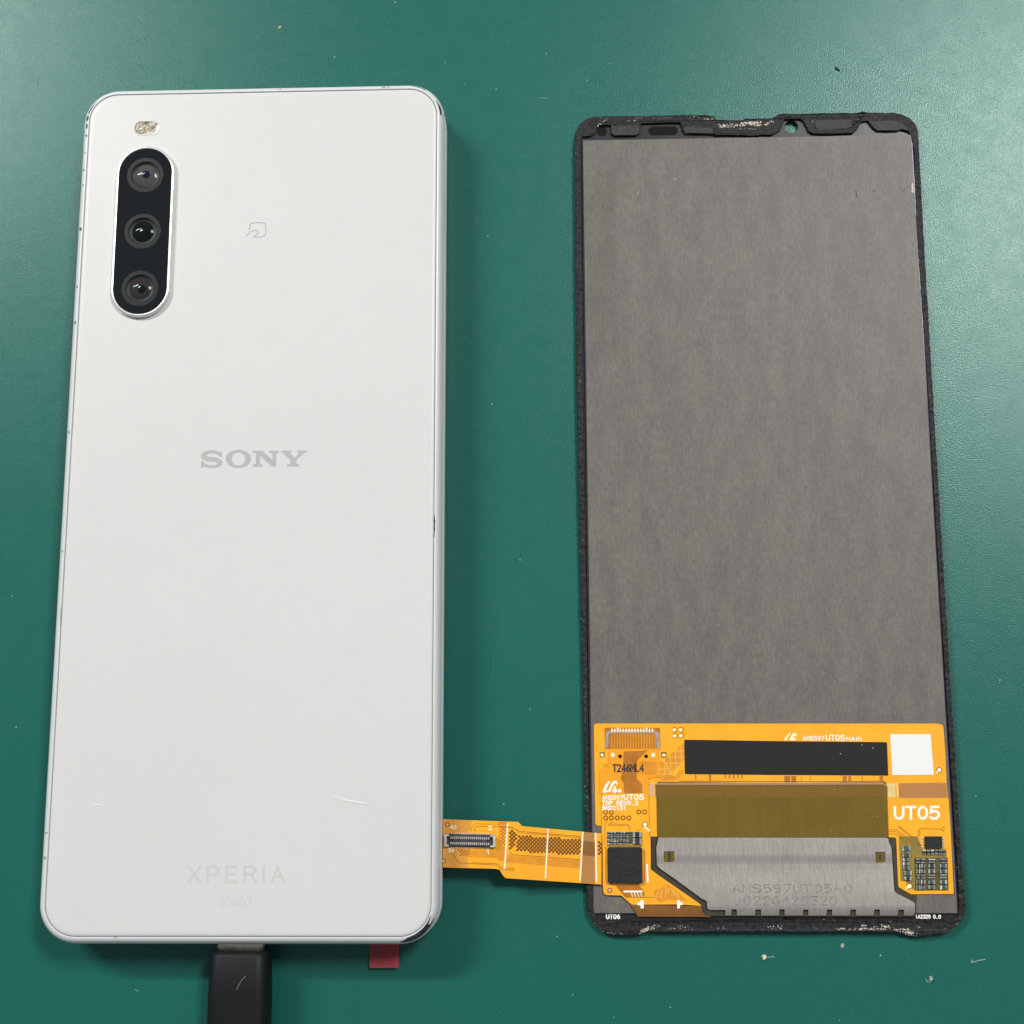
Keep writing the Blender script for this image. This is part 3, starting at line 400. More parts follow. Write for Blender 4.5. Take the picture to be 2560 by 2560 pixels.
def add_prism(bm, outer, z0, z1, holes=(), inset_top=0.0):
    loops = [list(outer) if area(list(outer)) > 0 else list(outer)[::-1]]
    for h in holes:
        h = list(h)
        loops.append(h if area(h) < 0 else h[::-1])
    tris = tessellate_polygon([[Vector((x, y, 0)) for x, y in l] for l in loops])
    top, bot = [], []
    for l in loops:
        for i, (x, y) in enumerate(l):
            if inset_top:
                a, c = Vector(l[i - 1]), Vector(l[(i + 1) % len(l)])
                d = (c - a)
                n = Vector((-d.y, d.x)).normalized() if d.length else Vector((0, 0))
                top.append(bm.verts.new((x + n.x * inset_top, y + n.y * inset_top, z1)))
            else:
                top.append(bm.verts.new((x, y, z1)))
            bot.append(bm.verts.new((x, y, z0)))
    for t in tris:
        a, b, c = t
        try:
            bm.faces.new((top[a], top[b], top[c]))
            bm.faces.new((bot[c], bot[b], bot[a]))
        except ValueError:
            pass
    k = 0
    for l in loops:
        n = len(l)
        for i in range(n):
            j = (i + 1) % n
            bm.faces.new((bot[k + i], bot[k + j], top[k + j], top[k + i]))
        k += n

def warp(bm, zf, xs=(), ys=()):
    for axis, vals in ((0, xs), (1, ys)):
        for v in vals:
            no = (1, 0, 0) if axis == 0 else (0, 1, 0)
            co = (v, 0, 0) if axis == 0 else (0, v, 0)
            bmesh.ops.bisect_plane(bm, geom=bm.verts[:] + bm.edges[:] + bm.faces[:], plane_co=co, plane_no=no, dist=1e-6)
    for v in bm.verts:
        v.co.z += zf(v.co.x, v.co.y)

def tail_z(x, y=0):
    p = [(-13., 4.3), (-8, 4.6), (-2, 4.4), (4, 3.6), (9, 2.7), (13.5, 2.05), (17.5, 1.85), (100, 1.85)]
    if x <= p[0][0]:
        return p[0][1]
    for (x0, z0), (x1, z1) in zip(p, p[1:]):
        if x <= x1:
            return z0 + (z1 - z0) * (x - x0) / (x1 - x0)
    return p[-1][1]
TAILX = [-13., -8, -2, 4, 9, 13.5, 17.5]

def sheet(name, outer, z, material, parent, th=0.04, holes=(), zf=None, xs=(), ys=(), kind=None, inset=0.0, smooth=False):
    bm = bmesh.new()
    add_prism(bm, outer, z - th, z, holes, inset)
    if zf:
        warp(bm, zf, xs, ys)
    return link(name, bm, material, parent, kind=kind, smooth=smooth)

def add_stroke(bm, pl, w, z, th=0.02, closed=False):
    pts = [Vector(p) for p in pl]
    q = [pts[0]]
    for p in pts[1:]:
        if (p - q[-1]).length > 1e-4:
            q.append(p)
    if len(q) < 2:
        return
    if not closed and len(q) > 3 and (q[0] - q[-1]).length < 1e-3:
        q.pop()
        closed = True
    n = len(q)
    L, Rr = [], []
    for i in range(n):
        if closed:
            a, c = q[i - 1], q[(i + 1) % n]
        else:
            a, c = q[max(0, i - 1)], q[min(n - 1, i + 1)]
        d1 = (q[i] - a).normalized() if (q[i] - a).length > 1e-6 else (c - q[i]).normalized()
        d2 = (c - q[i]).normalized() if (c - q[i]).length > 1e-6 else d1
        t = d1 + d2
        t = t.normalized() if t.length > 1e-3 else d1
        nr = Vector((-t.y, t.x))
        m = max(0.45, abs(nr.dot(Vector((-d1.y, d1.x)))))
        hw = w / 2 / m
        e = Vector((0, 0))
        if not closed and i == 0:
            e = -d2 * w * 0.4
        if not closed and i == n - 1:
            e = d1 * w * 0.4
        L.append(q[i] + nr * hw + e)
        Rr.append(q[i] - nr * hw + e)
    zz = [z + 0.0018 * i / n for i in range(n)]
    tv = [(bm.verts.new((*l, h)), bm.verts.new((*r, h)), bm.verts.new((*l, z - th)), bm.verts.new((*r, z - th))) for l, r, h in zip(L, Rr, zz)]
    for i in range(n if closed else n - 1):
        a, b = tv[i], tv[(i + 1) % n]
        bm.faces.new((a[0], a[1], b[1], b[0]))
        bm.faces.new((a[0], b[0], b[2], a[2]))
        bm.faces.new((a[1], a[3], b[3], b[1]))
    if not closed:
        for a in (tv[0], tv[-1]):
            bm.faces.new((a[0], a[1], a[3], a[2]))

def strokes(name, pls, w, z, material, parent, th=0.02, zf=None, xs=(), kind=None, closed=False):
    bm = bmesh.new()
    for i, pl in enumerate(pls):
        add_stroke(bm, pl, w, z + 0.0022 * (i % 7), th, closed)
    if zf:
        warp(bm, zf, xs)
    return link(name, bm, material, parent, kind=kind)

def circle(c, r, n=24, a0=0.0, a1=2 * math.pi):
    full = abs(a1 - a0 - 2 * math.pi) < 1e-6
    m = n if full else n + 1
    return [(c[0] + r * math.cos(a0 + (a1 - a0) * k / n), c[1] + r * math.sin(a0 + (a1 - a0) * k / n)) for k in range(m)]

def ring_sheet(name, c, r0, r1, z, material, parent, th=0.02, n=24, kind=None):
    return sheet(name, circle(c, r1, n), z, material, parent, th, [circle(c, r0, n)], kind=kind)

# single-stroke lettering, 4 wide x 6 high
EL = [(2 + 1.8 * math.cos(t * math.pi / 8), 3 + 3 * math.sin(t * math.pi / 8)) for t in range(17)]
GLYPH = {
 'A': [[(0, 0), (2, 6), (4, 0)], [(0.9, 2), (3.1, 2)]], 'M': [[(0, 0), (0, 6), (2, 2.2), (4, 6), (4, 0)]],
 'S': [[(3.8, 5), (3, 6), (1, 6), (0.1, 5.2), (0.1, 4), (0.9, 3.3), (3.1, 2.8), (3.9, 2), (3.9, 0.8), (3, 0), (1, 0), (0.1, 0.9)]],
 '5': [[(3.6, 6), (0.6, 6), (0.4, 3.3), (1.2, 3.8), (2.6, 3.8), (3.7, 3), (3.8, 1.4), (2.9, 0.2), (1.4, 0), (0.2, 0.7)]],
 '9': [[(3.7, 4.2), (3.2, 5.6), (2, 6), (0.8, 5.6), (0.3, 4.4), (0.8, 3.1), (2, 2.7), (3.2, 3.1), (3.7, 4.2), (3.6, 2), (2.8, 0.3), (1, 0.1)]],
 '7': [[(0.2, 6), (3.8, 6), (1.5, 0)]], 'U': [[(0.2, 6), (0.2, 1.8), (0.8, 0.5), (2, 0), (3.2, 0.5), (3.8, 1.8), (3.8, 6)]],
 'T': [[(0, 6), (4, 6)], [(2, 6), (2, 0)]], '0': [EL], 'O': [EL],
 'R': [[(0.2, 0), (0.2, 6), (2.8, 6), (3.8, 5.2), (3.8, 4), (2.8, 3.1), (0.2, 3.1)], [(2.2, 3.1), (3.9, 0)]],
 'E': [[(3.8, 6), (0.3, 6), (0.3, 0), (3.8, 0)], [(0.3, 3.1), (3.2, 3.1)]], 'V': [[(0, 6), (2, 0), (4, 6)]],
 'P': [[(0.2, 0), (0.2, 6), (2.8, 6), (3.8, 5.2), (3.8, 3.8), (2.8, 2.9), (0.2, 2.9)]],
 '.': [[(1.6, 0), (2.4, 0)]], '-': [[(0.8, 3), (3.2, 3)]], ' ': [],
 '2': [[(0.3, 4.8), (0.9, 5.8), (2.2, 6), (3.5, 5.4), (3.6, 4.2), (0.3, 0), (3.9, 0)]],
 'B': [[(0.3, 0), (0.3, 6), (2.8, 6), (3.6, 5.2), (3.5, 3.9), (2.6, 3.2), (0.3, 3.2)], [(2.6, 3.2), (3.8, 2.2), (3.7, 0.7), (2.8, 0), (0.3, 0)]],
 'H': [[(0.3, 0), (0.3, 6)], [(3.7, 0), (3.7, 6)], [(0.3, 3), (3.7, 3)]], '1': [[(1.0, 4.8), (2.2, 6), (2.2, 0)]],
 '3': [[(0.4, 6), (3.6, 6), (1.8, 3.6), (3.3, 3.1), (3.8, 1.7), (3, 0.3), (1.4, 0), (0.2, 0.8)]],
 '4': [[(3, 0), (3, 6), (0.2, 1.8), (4, 1.8)]], '6': [[(3.4, 5.8), (1.6, 4.9), (0.4, 2.6), (0.6, 0.8), (2, 0), (3.4, 0.7), (3.6, 2), (2.8, 3.2), (1.4, 3.2), (0.5, 2.2)]],
 'L': [[(0.4, 6), (0.4, 0), (3.8, 0)]], 'J': [[(3, 6), (3, 1.2), (2.2, 0.1), (1, 0), (0.2, 0.9)]],
 'I': [[(2, 0), (2, 6)]], 'N': [[(0.2, 0), (0.2, 6), (3.8, 0), (3.8, 6)]], 'X': [[(0, 0), (4, 6)], [(0, 6), (4, 0)]],
 'G': [[(3.8, 4.8), (2.9, 5.9), (1.3, 5.9), (0.2, 4.4), (0.2, 1.6), (1.3, 0.1), (2.9, 0.1), (3.8, 1.4), (3.8, 2.8), (2.3, 2.8)]],
 'C': [[(3.8, 4.8), (2.9, 5.9), (1.3, 5.9), (0.2, 4.4), (0.2, 1.6), (1.3, 0.1), (2.9, 0.1), (3.8, 1.2)]],
 'D': [[(0.3, 0), (0.3, 6), (2.2, 6), (3.7, 4.6), (3.7, 1.4), (2.2, 0), (0.3, 0)]], '8': [EL, [(0.5, 3), (3.5, 3)]],
}
def lettering(name, text, frame, z, stroke, material, parent, gap=1.6, zf=None, xs=()):
    """frame: baseline start, baseline end, cap top above the start (mm)."""
    o, e, t = (Vector(p) for p in frame)
    n = len(text)
    wide = [1.0 if ch == 'I' else 4.0 for ch in text]
    u = (e - o) / (sum(wide) + gap * (n - 1))
    v = (t - o) / 6
    pls = []
    at_x = 0.0
    for ch, w_ in zip(text, wide):
        for pl in GLYPH[ch]:
            pls.append([tuple(o + u * (at_x + x - (4 - w_) / 2) + v * y) for x, y in pl])
        at_x += w_ + gap
    return strokes(name, pls, stroke, z, material, parent, th=0.01, zf=zf, xs=xs)

def rr_loop(hw, hh, r, n=10, sub=1):
    """rounded rectangle: list of (point, outward normal)"""
    out = []
    cs = [(hw - r, hh - r, 0), (-hw + r, hh - r, 90), (-hw + r, -hh + r, 180), (hw - r, -hh + r, 270)]
    for cx, cy, a in cs:
        for k in range(n + 1):
            t = R(a + 90 * k / n)
            nr = Vector((math.cos(t), math.sin(t)))
            out.append((Vector((cx, cy)) + nr * r, nr))
    return out

def loft(bm, loop, c, prof, cap_last=False, cap_first=False):
    rows = []
    for off, z in prof:
        rows.append([bm.verts.new((c[0] + p.x + nr.x * off, c[1] + p.y + nr.y * off, z)) for p, nr in loop])
    n = len(loop)
    for a, b in zip(rows, rows[1:]):
        for i in range(n):
            j = (i + 1) % n
            bm.faces.new((a[i], a[j], b[j], b[i]))
    if cap_last:
        bm.faces.new(rows[-1])
    if cap_first:
        bm.faces.new(rows[0][::-1])
    return rows

def box(bm, x0, x1, y0, y1, z0, z1):
    add_prism(bm, [(x0, y0), (x1, y0), (x1, y1), (x0, y1)], z0, z1)

def bevel_all(bm, w, seg=2):
    bmesh.ops.remove_doubles(bm, verts=bm.verts, dist=1e-5)
    bmesh.ops.dissolve_limit(bm, angle_limit=R(1), verts=bm.verts, edges=bm.edges)
    bmesh.ops.bevel(bm, geom=bm.edges[:], offset=w, segments=seg, profile=0.5, affect='EDGES')

SH = SHAPES

# ================================================================== the mat
bm = bmesh.new()
bmesh.ops.create_grid(bm, x_segments=2, y_segments=2, size=420)
mat_o = link('work_surface', bm, 'mat')
tag(mat_o, 'green rubber work mat under the phone and the screen panel', 'mat', kind='structure')
for i, pl in enumerate(SH['mat_scratch']):
    bm = bmesh.new()
    add_stroke(bm, pl, 0.09, 0.012, 0.01)
    link('scratch', bm, 'matscratchdk' if i in (11, 12, 7) else 'matscratch', mat_o)

# ================================================================== phone
PC = (-44.95, 0.92)
TOP = 9.8
HW, HH, RS = 32.30, 75.32, 5.3          # outline of the seam round the back cover
phone = thing('smartphone', 'white smartphone lying face down with triple camera strip on its back', 'smartphone', (PC[0], PC[1], 0))
seam = rr_loop(HW, HH, RS, 14)

def prof_pt(t):
    t = R(t)
    return 1.30 * math.sin(t), TOP - 0.05 - 2.0 * (1 - math.cos(t))
fprof = [(0.0, TOP - 1.2), (0.0, TOP - 0.16), (0.03, TOP - 0.07)] + [prof_pt(t) for t in range(6, 91, 7)] + [prof_pt(90), (1.30, 2.6), (1.22, 2.0), (0.95, 1.6), (0.5, 1.45), (-0.6, 1.45)]
bm = bmesh.new()
loft(bm, seam, PC, fprof)
frame = link('frame', bm, 'frame', phone, smooth=True)
bm = bmesh.new()
loft(bm, seam, PC, [(-0.9, TOP - 1.15), (0.02, TOP - 1.15), (0.02, TOP - 0.55), (-0.9, TOP - 0.55)], True, True)
link('seam_gasket', bm, 'gap', phone)
bm = bmesh.new()
loft(bm, seam, PC, [(-0.085, TOP - 0.54), (-0.085, TOP - 0.30), (-0.13, TOP - 0.19), (-0.26, TOP - 0.10), (-0.42, TOP - 0.045), (-0.65, TOP - 0.012), (-1.0, TOP)], True, True)
back = link('back_cover', bm, 'white', phone, smooth=True)
# the screen glass it lies on
bm = bmesh.new()
loft(bm, rr_loop(HW + 0.2, HH + 0.2, RS, 10), PC, [(-0.25, 0.05), (0.0, 0.25), (0.0, 1.2), (-0.2, 1.44)], True, True)
link('screen_glass', bm, 'glassblack', phone, smooth=False)

def edge_pt(kind, a, t, eps=0.012):
    """point on the curved frame edge: corner quadrant angle or position along a side"""
    off, z = prof_pt(t)
    off += eps * math.sin(R(t)) + 0.001
    z += eps
    if kind == 'corner':
        nr = Vector((math.cos(R(a)), math.sin(R(a))))
        c = Vector((math.copysign(HW - RS, nr.x), math.copysign(HH - RS, nr.y)))
        p = c + nr * (RS + off)
    elif kind == 'left':
        p = Vector((-HW - off, a))
    elif kind == 'right':
        p = Vector((HW + off, a))
    elif kind == 'bottom':
        p = Vector((a, -HH - off))
    else:
        p = Vector((a, HH + off))
    return (PC[0] + p.x, PC[1] + p.y, z)

def marks(name, kind, rows, material='chip', eps=0.012):
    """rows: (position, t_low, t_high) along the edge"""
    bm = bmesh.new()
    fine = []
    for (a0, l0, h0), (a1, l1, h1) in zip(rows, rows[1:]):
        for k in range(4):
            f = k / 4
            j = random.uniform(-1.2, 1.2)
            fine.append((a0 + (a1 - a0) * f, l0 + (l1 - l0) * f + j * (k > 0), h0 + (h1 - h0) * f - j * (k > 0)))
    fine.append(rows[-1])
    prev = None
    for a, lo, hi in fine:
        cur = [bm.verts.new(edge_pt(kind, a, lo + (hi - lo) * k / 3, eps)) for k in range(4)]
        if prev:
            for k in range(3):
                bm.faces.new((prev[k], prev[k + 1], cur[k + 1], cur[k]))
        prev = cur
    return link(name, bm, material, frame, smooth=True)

marks('dark_edge_patch', 'corner', [(272, 34, 40), (277, 28, 44), (284, 12, 46), (296, 10, 50), (312, 9, 50), (322, 9, 48), (326, 9, 30)])  # worn dark area of the lower right corner
marks('dark_edge_patch', 'corner', [(325.5, 10, 22), (332, 8, 18), (340, 8, 11)], eps=0.014)
marks('dark_edge_patch', 'corner', [(320, 32, 49), (328, 34, 48), (334, 38, 46), (339, 40, 43)], eps=0.014)
marks('dark_edge_patch', 'corner', [(30, 24, 26), (22, 22, 34), (12, 22, 40), (4, 24, 40), (0.5, 26, 36)])  # dark slivers along the upper right corner
marks('dark_edge_patch', 'corner', [(86, 30, 33), (74, 26, 34), (62, 26, 36), (57, 28, 31)])
marks('dark_edge_patch', 'corner', [(138, 10, 14), (150, 9, 20), (160, 10, 24), (166, 12, 18)])  # dark bits at the upper left corner and just below
marks('dark_edge_patch', 'corner', [(168, 8, 22), (174, 5, 30), (179, 10, 24)])
marks('dark_edge_patch', 'left', [(69.6, 6, 20), (69.0, 8, 26), (68.6, 8, 14)])
marks('dark_edge_patch', 'left', [(67.4, 8, 30), (67.0, 6, 14)])
for a, mm_, w in ((49.0, 'chip', 0.55), (60.5, 'chip', 0.3), (57.6, 'chipsoft', 0.25), (38.0, 'antenna', 0.35), (31.2, 'antenna', 0.55), (63.9, 'chipsoft', 0.25), (10.9, 'chipsoft', 0.35), (-62.6, 'chipsoft', 0.5), (-58.5, 'chipsoft', 0.3), (-10.5, 'chipsoft', 0.3)):
    marks('edge_mark', 'left', [(a + w / 2, 12, 34), (a - w / 2, 10, 30)], mm_)
marks('edge_mark', 'bottom', [(-20.6, 42, 66), (-20.1, 40, 66)], 'yellowtick')
marks('edge_mark', 'bottom', [(-20.5, 2, 6), (-19.8, 2, 6)], 'chipsoft')
marks('edge_mark', 'top', [(3.0, 14, 30), (3.3, 14, 30)], 'chipsoft')
marks('edge_mark', 'top', [(22.0, 10, 30), (22.7, 10, 30)], 'chipsoft')
marks('edge_mark', 'top', [(23.1, 10, 30), (23.4, 10, 30)], 'chipsoft')
marks('edge_dent', 'right', [(-4.6, 0.5, 3), (-5.5, 0.5, 8), (-7.0, 0.5, 9), (-8.6, 0.5, 3)])
marks('edge_dent', 'left', [(-20.2, 0.5, 5), (-22, 0.5, 7), (-23.6, 0.5, 4)], 'chipsoft')
# sim tray slot line and volume key
bm = bmesh.new()
box(bm, PC[0] + HW + 1.295, PC[0] + HW + 1.32, PC[1] + 46.5, PC[1] + 55.0, 7.2, 7.32)
link('tray_slot', bm, 'gap', frame)
bm = bmesh.new()
lp = rr_loop(7.75, 1.05, 1.0, 6)
rows = []
for off, x in ((0.0, -0.1), (0.0, 0.28), (-0.08, 0.40), (-0.3, 0.45)):
    rows.append([bm.verts.new((PC[0] - HW - 1.30 - x, PC[1] + 31.8 + p.x + nr.x * off, 6.1 + p.y + nr.y * off)) for p, nr in lp])
for a, b in zip(rows, rows[1:]):
    for i in range(len(lp)):
        j = (i + 1) % len(lp)
        bm.faces.new((a[i], a[j], b[j], b[i]))
bm.faces.new(rows[-1])
link('volume_key', bm, 'frame', phone, smooth=True)

# flash
FC = (-66.37, 69.45)
flash = None
bm = bmesh.new()
fl = rr_loop(2.30, 1.25, 1.249, 10)
loft(bm, fl, FC, [(0.28, TOP - 0.02), (0.24, TOP + 0.03), (0.05, TOP + 0.05), (-0.02, TOP + 0.0)])
flash = link('flash', bm, 'frame', phone, smooth=True)
bm = bmesh.new()
rows = loft(bm, fl, FC, [(0.0, TOP + 0.02), (-0.25, TOP + 0.012), (-0.6, TOP + 0.008), (-0.95, TOP + 0.005)], True)
link('flash_reflector', bm, 'flashbowl', flash, smooth=False)
bm = bmesh.new()
bmesh.ops.create_uvsphere(bm, u_segments=12, v_segments=6, radius=0.30)
for v in bm.verts:
    v.co = Vector((v.co.x * 0.8 + FC[0] + 0.1, v.co.y + FC[1] - 0.15, v.co.z * 0.35 + TOP + 0.04))
link('flash_led', bm, 'flashled', flash, smooth=True)

# camera strip
CC = (-65.95, 49.10)
st = rr_loop(4.85, 15.85, 4.849, 24)
ZI = 10.62
bm = bmesh.new()
loft(bm, st, CC, [(0.54, TOP - 0.03), (0.54, ZI - 0.22), (0.48, ZI - 0.07), (0.36, ZI + 0.03), (0.22, ZI + 0.06), (0.08, ZI + 0.05), (0.02, ZI - 0.02), (0.0, ZI - 0.2)])
strip = link('camera_strip', bm, 'bezel', phone, smooth=True)
strip['label'] = 'raised pill shaped camera strip with three lenses and silver rim'
bm = bmesh.new()
lens_c = [(-65.96, 59.80), (-65.96, 48.94), (-65.96, 38.07)]
add_prism(bm, [(CC[0] + p.x + nr.x * 0.01, CC[1] + p.y + nr.y * 0.01) for p, nr in st], ZI - 0.3, ZI, [circle(c, 2.55, 40) for c in lens_c])
link('cover_glass', bm, 'lensglass', strip)
for i, c in enumerate(lens_c):
    ring_sheet('lens_ring', c, 2.60, 3.34, ZI + 0.012, 'ring', strip, 0.01, 48)
    def lathe(prof, n=40):
        b = bmesh.new()
        rws = [[b.verts.new((c[0] + r * math.cos(2 * math.pi * k / n), c[1] + r * math.sin(2 * math.pi * k / n), z)) for k in range(n)] for r, z in prof]
        for a_, b_ in zip(rws, rws[1:]):
            for k in range(n):
                j = (k + 1) % n
                b.faces.new((a_[k], a_[j], b_[j], b_[k]))
        b.faces.new(rws[-1])
        return b
    link('lens_barrel', lathe([(2.55, ZI - 0.001), (2.50, ZI - 0.25), (2.1, ZI - 0.36), (0.5, ZI - 0.72)]), 'barrel', strip, smooth=False)
    rl = (2.08, 1.95, 2.0)[i]
    link('lens', lathe([(rl * math.sin(R(t)) / math.sin(R(40)), ZI - 0.34 + 0.42 * (math.cos(R(t)) - math.cos(R(40))) / (1 - math.cos(R(40)))) for t in (40, 34, 28, 22, 16, 10, 5)]), ('lens1', 'lens2', 'lens3')[i], strip, smooth=True)
    rp = (0.78, 0.85, 0.80)[i]
    cc = c
    c = (c[0] + (0.10, 0.25, 0.30)[i], c[1] + (0.05, -0.2, -0.15)[i])
    link('lens_pupil', lathe([(rp * math.sin(R(t)) / math.sin(R(60)), ZI + 0.02 + 0.10 * (math.cos(R(t)) - 0.5) / 0.5) for t in (60, 48, 36, 24, 12, 4)]), ('pupil', 'pupil2', 'pupil2')[i], strip, smooth=True)
    c = cc

# printing on the back
ZB = TOP + 0.012
bm = bmesh.new()
sony = SH['sony']
add_prism(bm, sony[0], ZB - 0.01, ZB)
add_prism(bm, sony[1], ZB - 0.01, ZB, [sony[2]])
add_prism(bm, sony[3], ZB - 0.01, ZB)
add_prism(bm, sony[4], ZB - 0.01, ZB)
link('printed_wordmark', bm, 'greyprint', back)
lettering('printed_wordmark', 'XPERIA', SH['xperia_t'], ZB, 0.40, 'faint', back, gap=2.2)
lettering('printed_text', 'SOG07', SH['sog_t'], ZB, 0.20, 'faint2', back, gap=1.2)
strokes('printed_symbol', [SH['nfc_a']], 0.16, ZB, 'nfc', back, 0.01)
for nm, w in (('scratch_back_1', 0.22), ('scratch_back_2', 0.16), ('scratch_back_3', 0.12)):
    bm = bmesh.new()
    pl = [Vector(p) for p in SH[nm]]
    n = len(pl)
    rws = []
    for i, p in enumerate(pl):
        d = (pl[min(n - 1, i + 1)] - pl[max(0, i - 1)]).normalized()
        nr = Vector((-d.y, d.x))
        e = 0.15 if i in (0, n - 1) else 1.0
        rws.append([bm.verts.new((*(p + nr * w * e * s), TOP + h * e + 0.001)) for s, h in ((1, 0), (0.3, 0.09), (-0.3, 0.09), (-1, 0))])
    for a, b in zip(rws, rws[1:]):
        for k in range(3):
            bm.faces.new((a[k], a[k + 1], b[k + 1], b[k]))
    link('surface_scar', bm, 'scar', back, smooth=True)

# ================================================================== charging cable
UC = -45.0
cable = thing('charging_cable', 'black charging plug with metal tip pushed into the bottom of the phone', 'cable', (UC, -85.0, 0))
def yloft(rows, c, cap=True):
    """rows: (half width, half height, corner radius, y, z centre)"""
    b = bmesh.new()
    rws = []
    for hw, hh, r, y, zc in rows:
        rws.append([b.verts.new((c + p.x, y, zc + p.y)) for p, nr in rr_loop(hw, hh, r, 6)])
    n = len(rws[0])
    for a_, b_ in zip(rws, rws[1:]):
        for k in range(n):
            j = (k + 1) % n
            b.faces.new((a_[k], a_[j], b_[j], b_[k]))
    b.faces.new(rws[0])
    b.faces.new(rws[-1][::-1])
    return b
link('plug_shell', yloft([(3.9, 1.15, 1.1, -75.2, 5.6), (4.0, 1.25, 1.2, -75.6, 5.6), (4.0, 1.25, 1.2, -77.2, 5.6)], UC), 'usbmetal', cable, smooth=True)
pb = link('plug_body', yloft([(4.3, 2.2, 1.6, -76.95, 5.1), (4.75, 2.7, 2.0, -77.15, 5.1), (5.0, 3.0, 2.1, -77.8, 5.1), (5.15, 3.1, 2.1, -84, 5.0), (5.2, 3.1, 2.1, -97.0, 4.9), (4.9, 2.9, 2.1, -99.5, 4.9), (2.4, 2.2, 1.9, -100.5, 4.7)], UC), 'usbblack', cable, smooth=True)
link('cord', yloft([(2.2, 2.2, 2.15, -100.0, 4.6), (2.1, 2.1, 2.05, -112, 2.6), (2.0, 2.0, 1.95, -125, 2.05), (2.0, 2.0, 1.95, -260, 2.05)], UC), 'usbblack', cable, smooth=True)
strokes('scuff', [[(-43.5, -80.8), (-44.1, -81.4), (-44.6, -82.2), (-44.9, -82.9)]], 0.10, 8.16, 'scuff', pb, 0.02)

# red pull tab under the phone
bm = bmesh.new()
tb = SH['red_tab']
add_prism(bm, [(-24.0, -73.0), (-19.0, -73.0)] + [tuple(p) for p in tb[2:]], 0.42, 0.50)
warp(bm, lambda x, y: 0.035 * max(0.0, -76.2 - y) ** 2 + 0.05 * max(0.0, x + 20.5) * max(0.0, -77.5 - y) * 0.3, (-22.5, -21.0, -20.0), [-76.2 - 0.5 * k for k in range(8)])
o = link('pull_tab', bm, 'red', None, loc=(-21.4, -77, 0.0))
tag(o, 'small dark red plastic film tab sticking out from under the white phone', 'tab')

# ================================================================== detached screen panel
panel = thing('screen_panel', 'detached phone screen lying face down with grey foil back and gold flex boards', 'screen panel', (44.9, -0.9, 0))

def densify(loop, step):
    out = []
    n = len(loop)
    for i in range(n):
        a, b = Vector(loop[i]), Vector(loop[(i + 1) % n])
        k = max(1, int((b - a).length / step))
        for j in range(k):
            out.append(a + (b - a) * j / k)
    return out

def jitter(loop, amp):
    return [(p[0] + random.uniform(-amp, amp), p[1] + random.uniform(-amp, amp)) for p in loop]

hole_c, hole_r = SH['camhole'][0], 1.27
glass = None
bm = bmesh.new()
add_prism(bm, SH['glass'], 0.03, 0.9, [circle(hole_c, hole_r, 32)])
glass = link('cover_glass', bm, 'glassblack', panel)
g2 = densify(SH['glass'], 0.55)
r2 = densify(SH['ring_in'], 0.7)
bm = bmesh.new()
add_prism(bm, jitter(g2, 0.055), 0.88, 1.42, [jitter(r2, 0.03)], 0.10)
for v in bm.verts:
    if v.co.z > 1:
        v.co.z += random.uniform(-0.10, 0.06)
gasket = link('adhesive_gasket', bm, 'gasket', panel)
gasket['label'] = 'torn black foam adhesive round the screen edge'
strokes('gasket_edge_line', [[tuple(p) for p in SH['ring_in']]], 0.16, 0.93, 'line', panel, 0.02, closed=True)
sheet('microphone_opening', circle(SH['mic'][0], 0.97, 24), 0.915, 'hole', glass, 0.012)
pc = SH['pill']
plp = rr_loop((pc[1][0] - pc[0][0]) / 2, (pc[2][1] - pc[3][1]) / 2, (pc[2][1] - pc[3][1]) / 2 - 0.01, 8)
pcx, pcy = (pc[0][0] + pc[1][0]) / 2, (pc[2][1] + pc[3][1]) / 2
sheet('earpiece_opening', [(pcx + p.x, pcy + p.y) for p, nr in plp], 0.915, 'hole', glass, 0.012)
lettering('printed_text', 'UT06', SH['ut06'], 0.925, 0.19, 'silk', glass, gap=1.3)
lettering('printed_text', '1A2329 0.0', SH['t1a'], 0.925, 0.15, 'silk', glass, gap=1.3)

f = SH['foil']
bm = bmesh.new()
add_prism(bm, [(14.23 - 0.28, 69.45 + 0.05), (75.53 + 0.18, 69.40), (75.53 + 0.18, -71.45), (14.23 - 0.28, -71.45)], 0.905, 1.2)
link('display_edge', bm, 'oled', panel)
bm = bmesh.new()
fo = [(14.22, 69.42), (75.55, 69.35), (75.52, -71.32), (14.26, -71.32)]
add_prism(bm, fo, 1.205, 1.3)
foil = link('foil_sheet', bm, 'foil', panel)
foil['label'] = 'large matte grey graphite foil over the screen back'
# wear on the foil
def chipmesh(bm, c, r, z, h, n=6, squash=1.0, rot=None):
    rot = random.uniform(0, 6.28) if rot is None else rot
    vs_, top = [], bm.verts.new((c[0] + random.uniform(-.2, .2) * r, c[1] + random.uniform(-.2, .2) * r, z + h))
    for k in range(n):
        a = 2 * math.pi * k / n
        rr = r * random.uniform(0.55, 1.1)
        x, y = rr * math.cos(a), rr * math.sin(a) * squash
        vs_.append(bm.verts.new((c[0] + x * math.cos(rot) - y * math.sin(rot), c[1] + x * math.sin(rot) + y * math.cos(rot), z)))
    for k in range(n):
        bm.faces.new((vs_[k], vs_[(k + 1) % n], top))
for pl, w in [([(64.748, 58.314), (64.876, 57.8), (64.799, 57.392), (65.076, 57.183)], 0.22), ([(73.322, 58.056), (73.82, 58.456), (74.526, 59.159)], 0.12), ([(68.007, 58.562), (68.087, 58.253), (68.333, 58.208)], 0.12)]:
    bm = bmesh.new()
    add_stroke(bm, pl, w, 1.312, 0.01)
    link('foil_scratch', bm, 'foilscr', foil)
bm = bmesh.new()
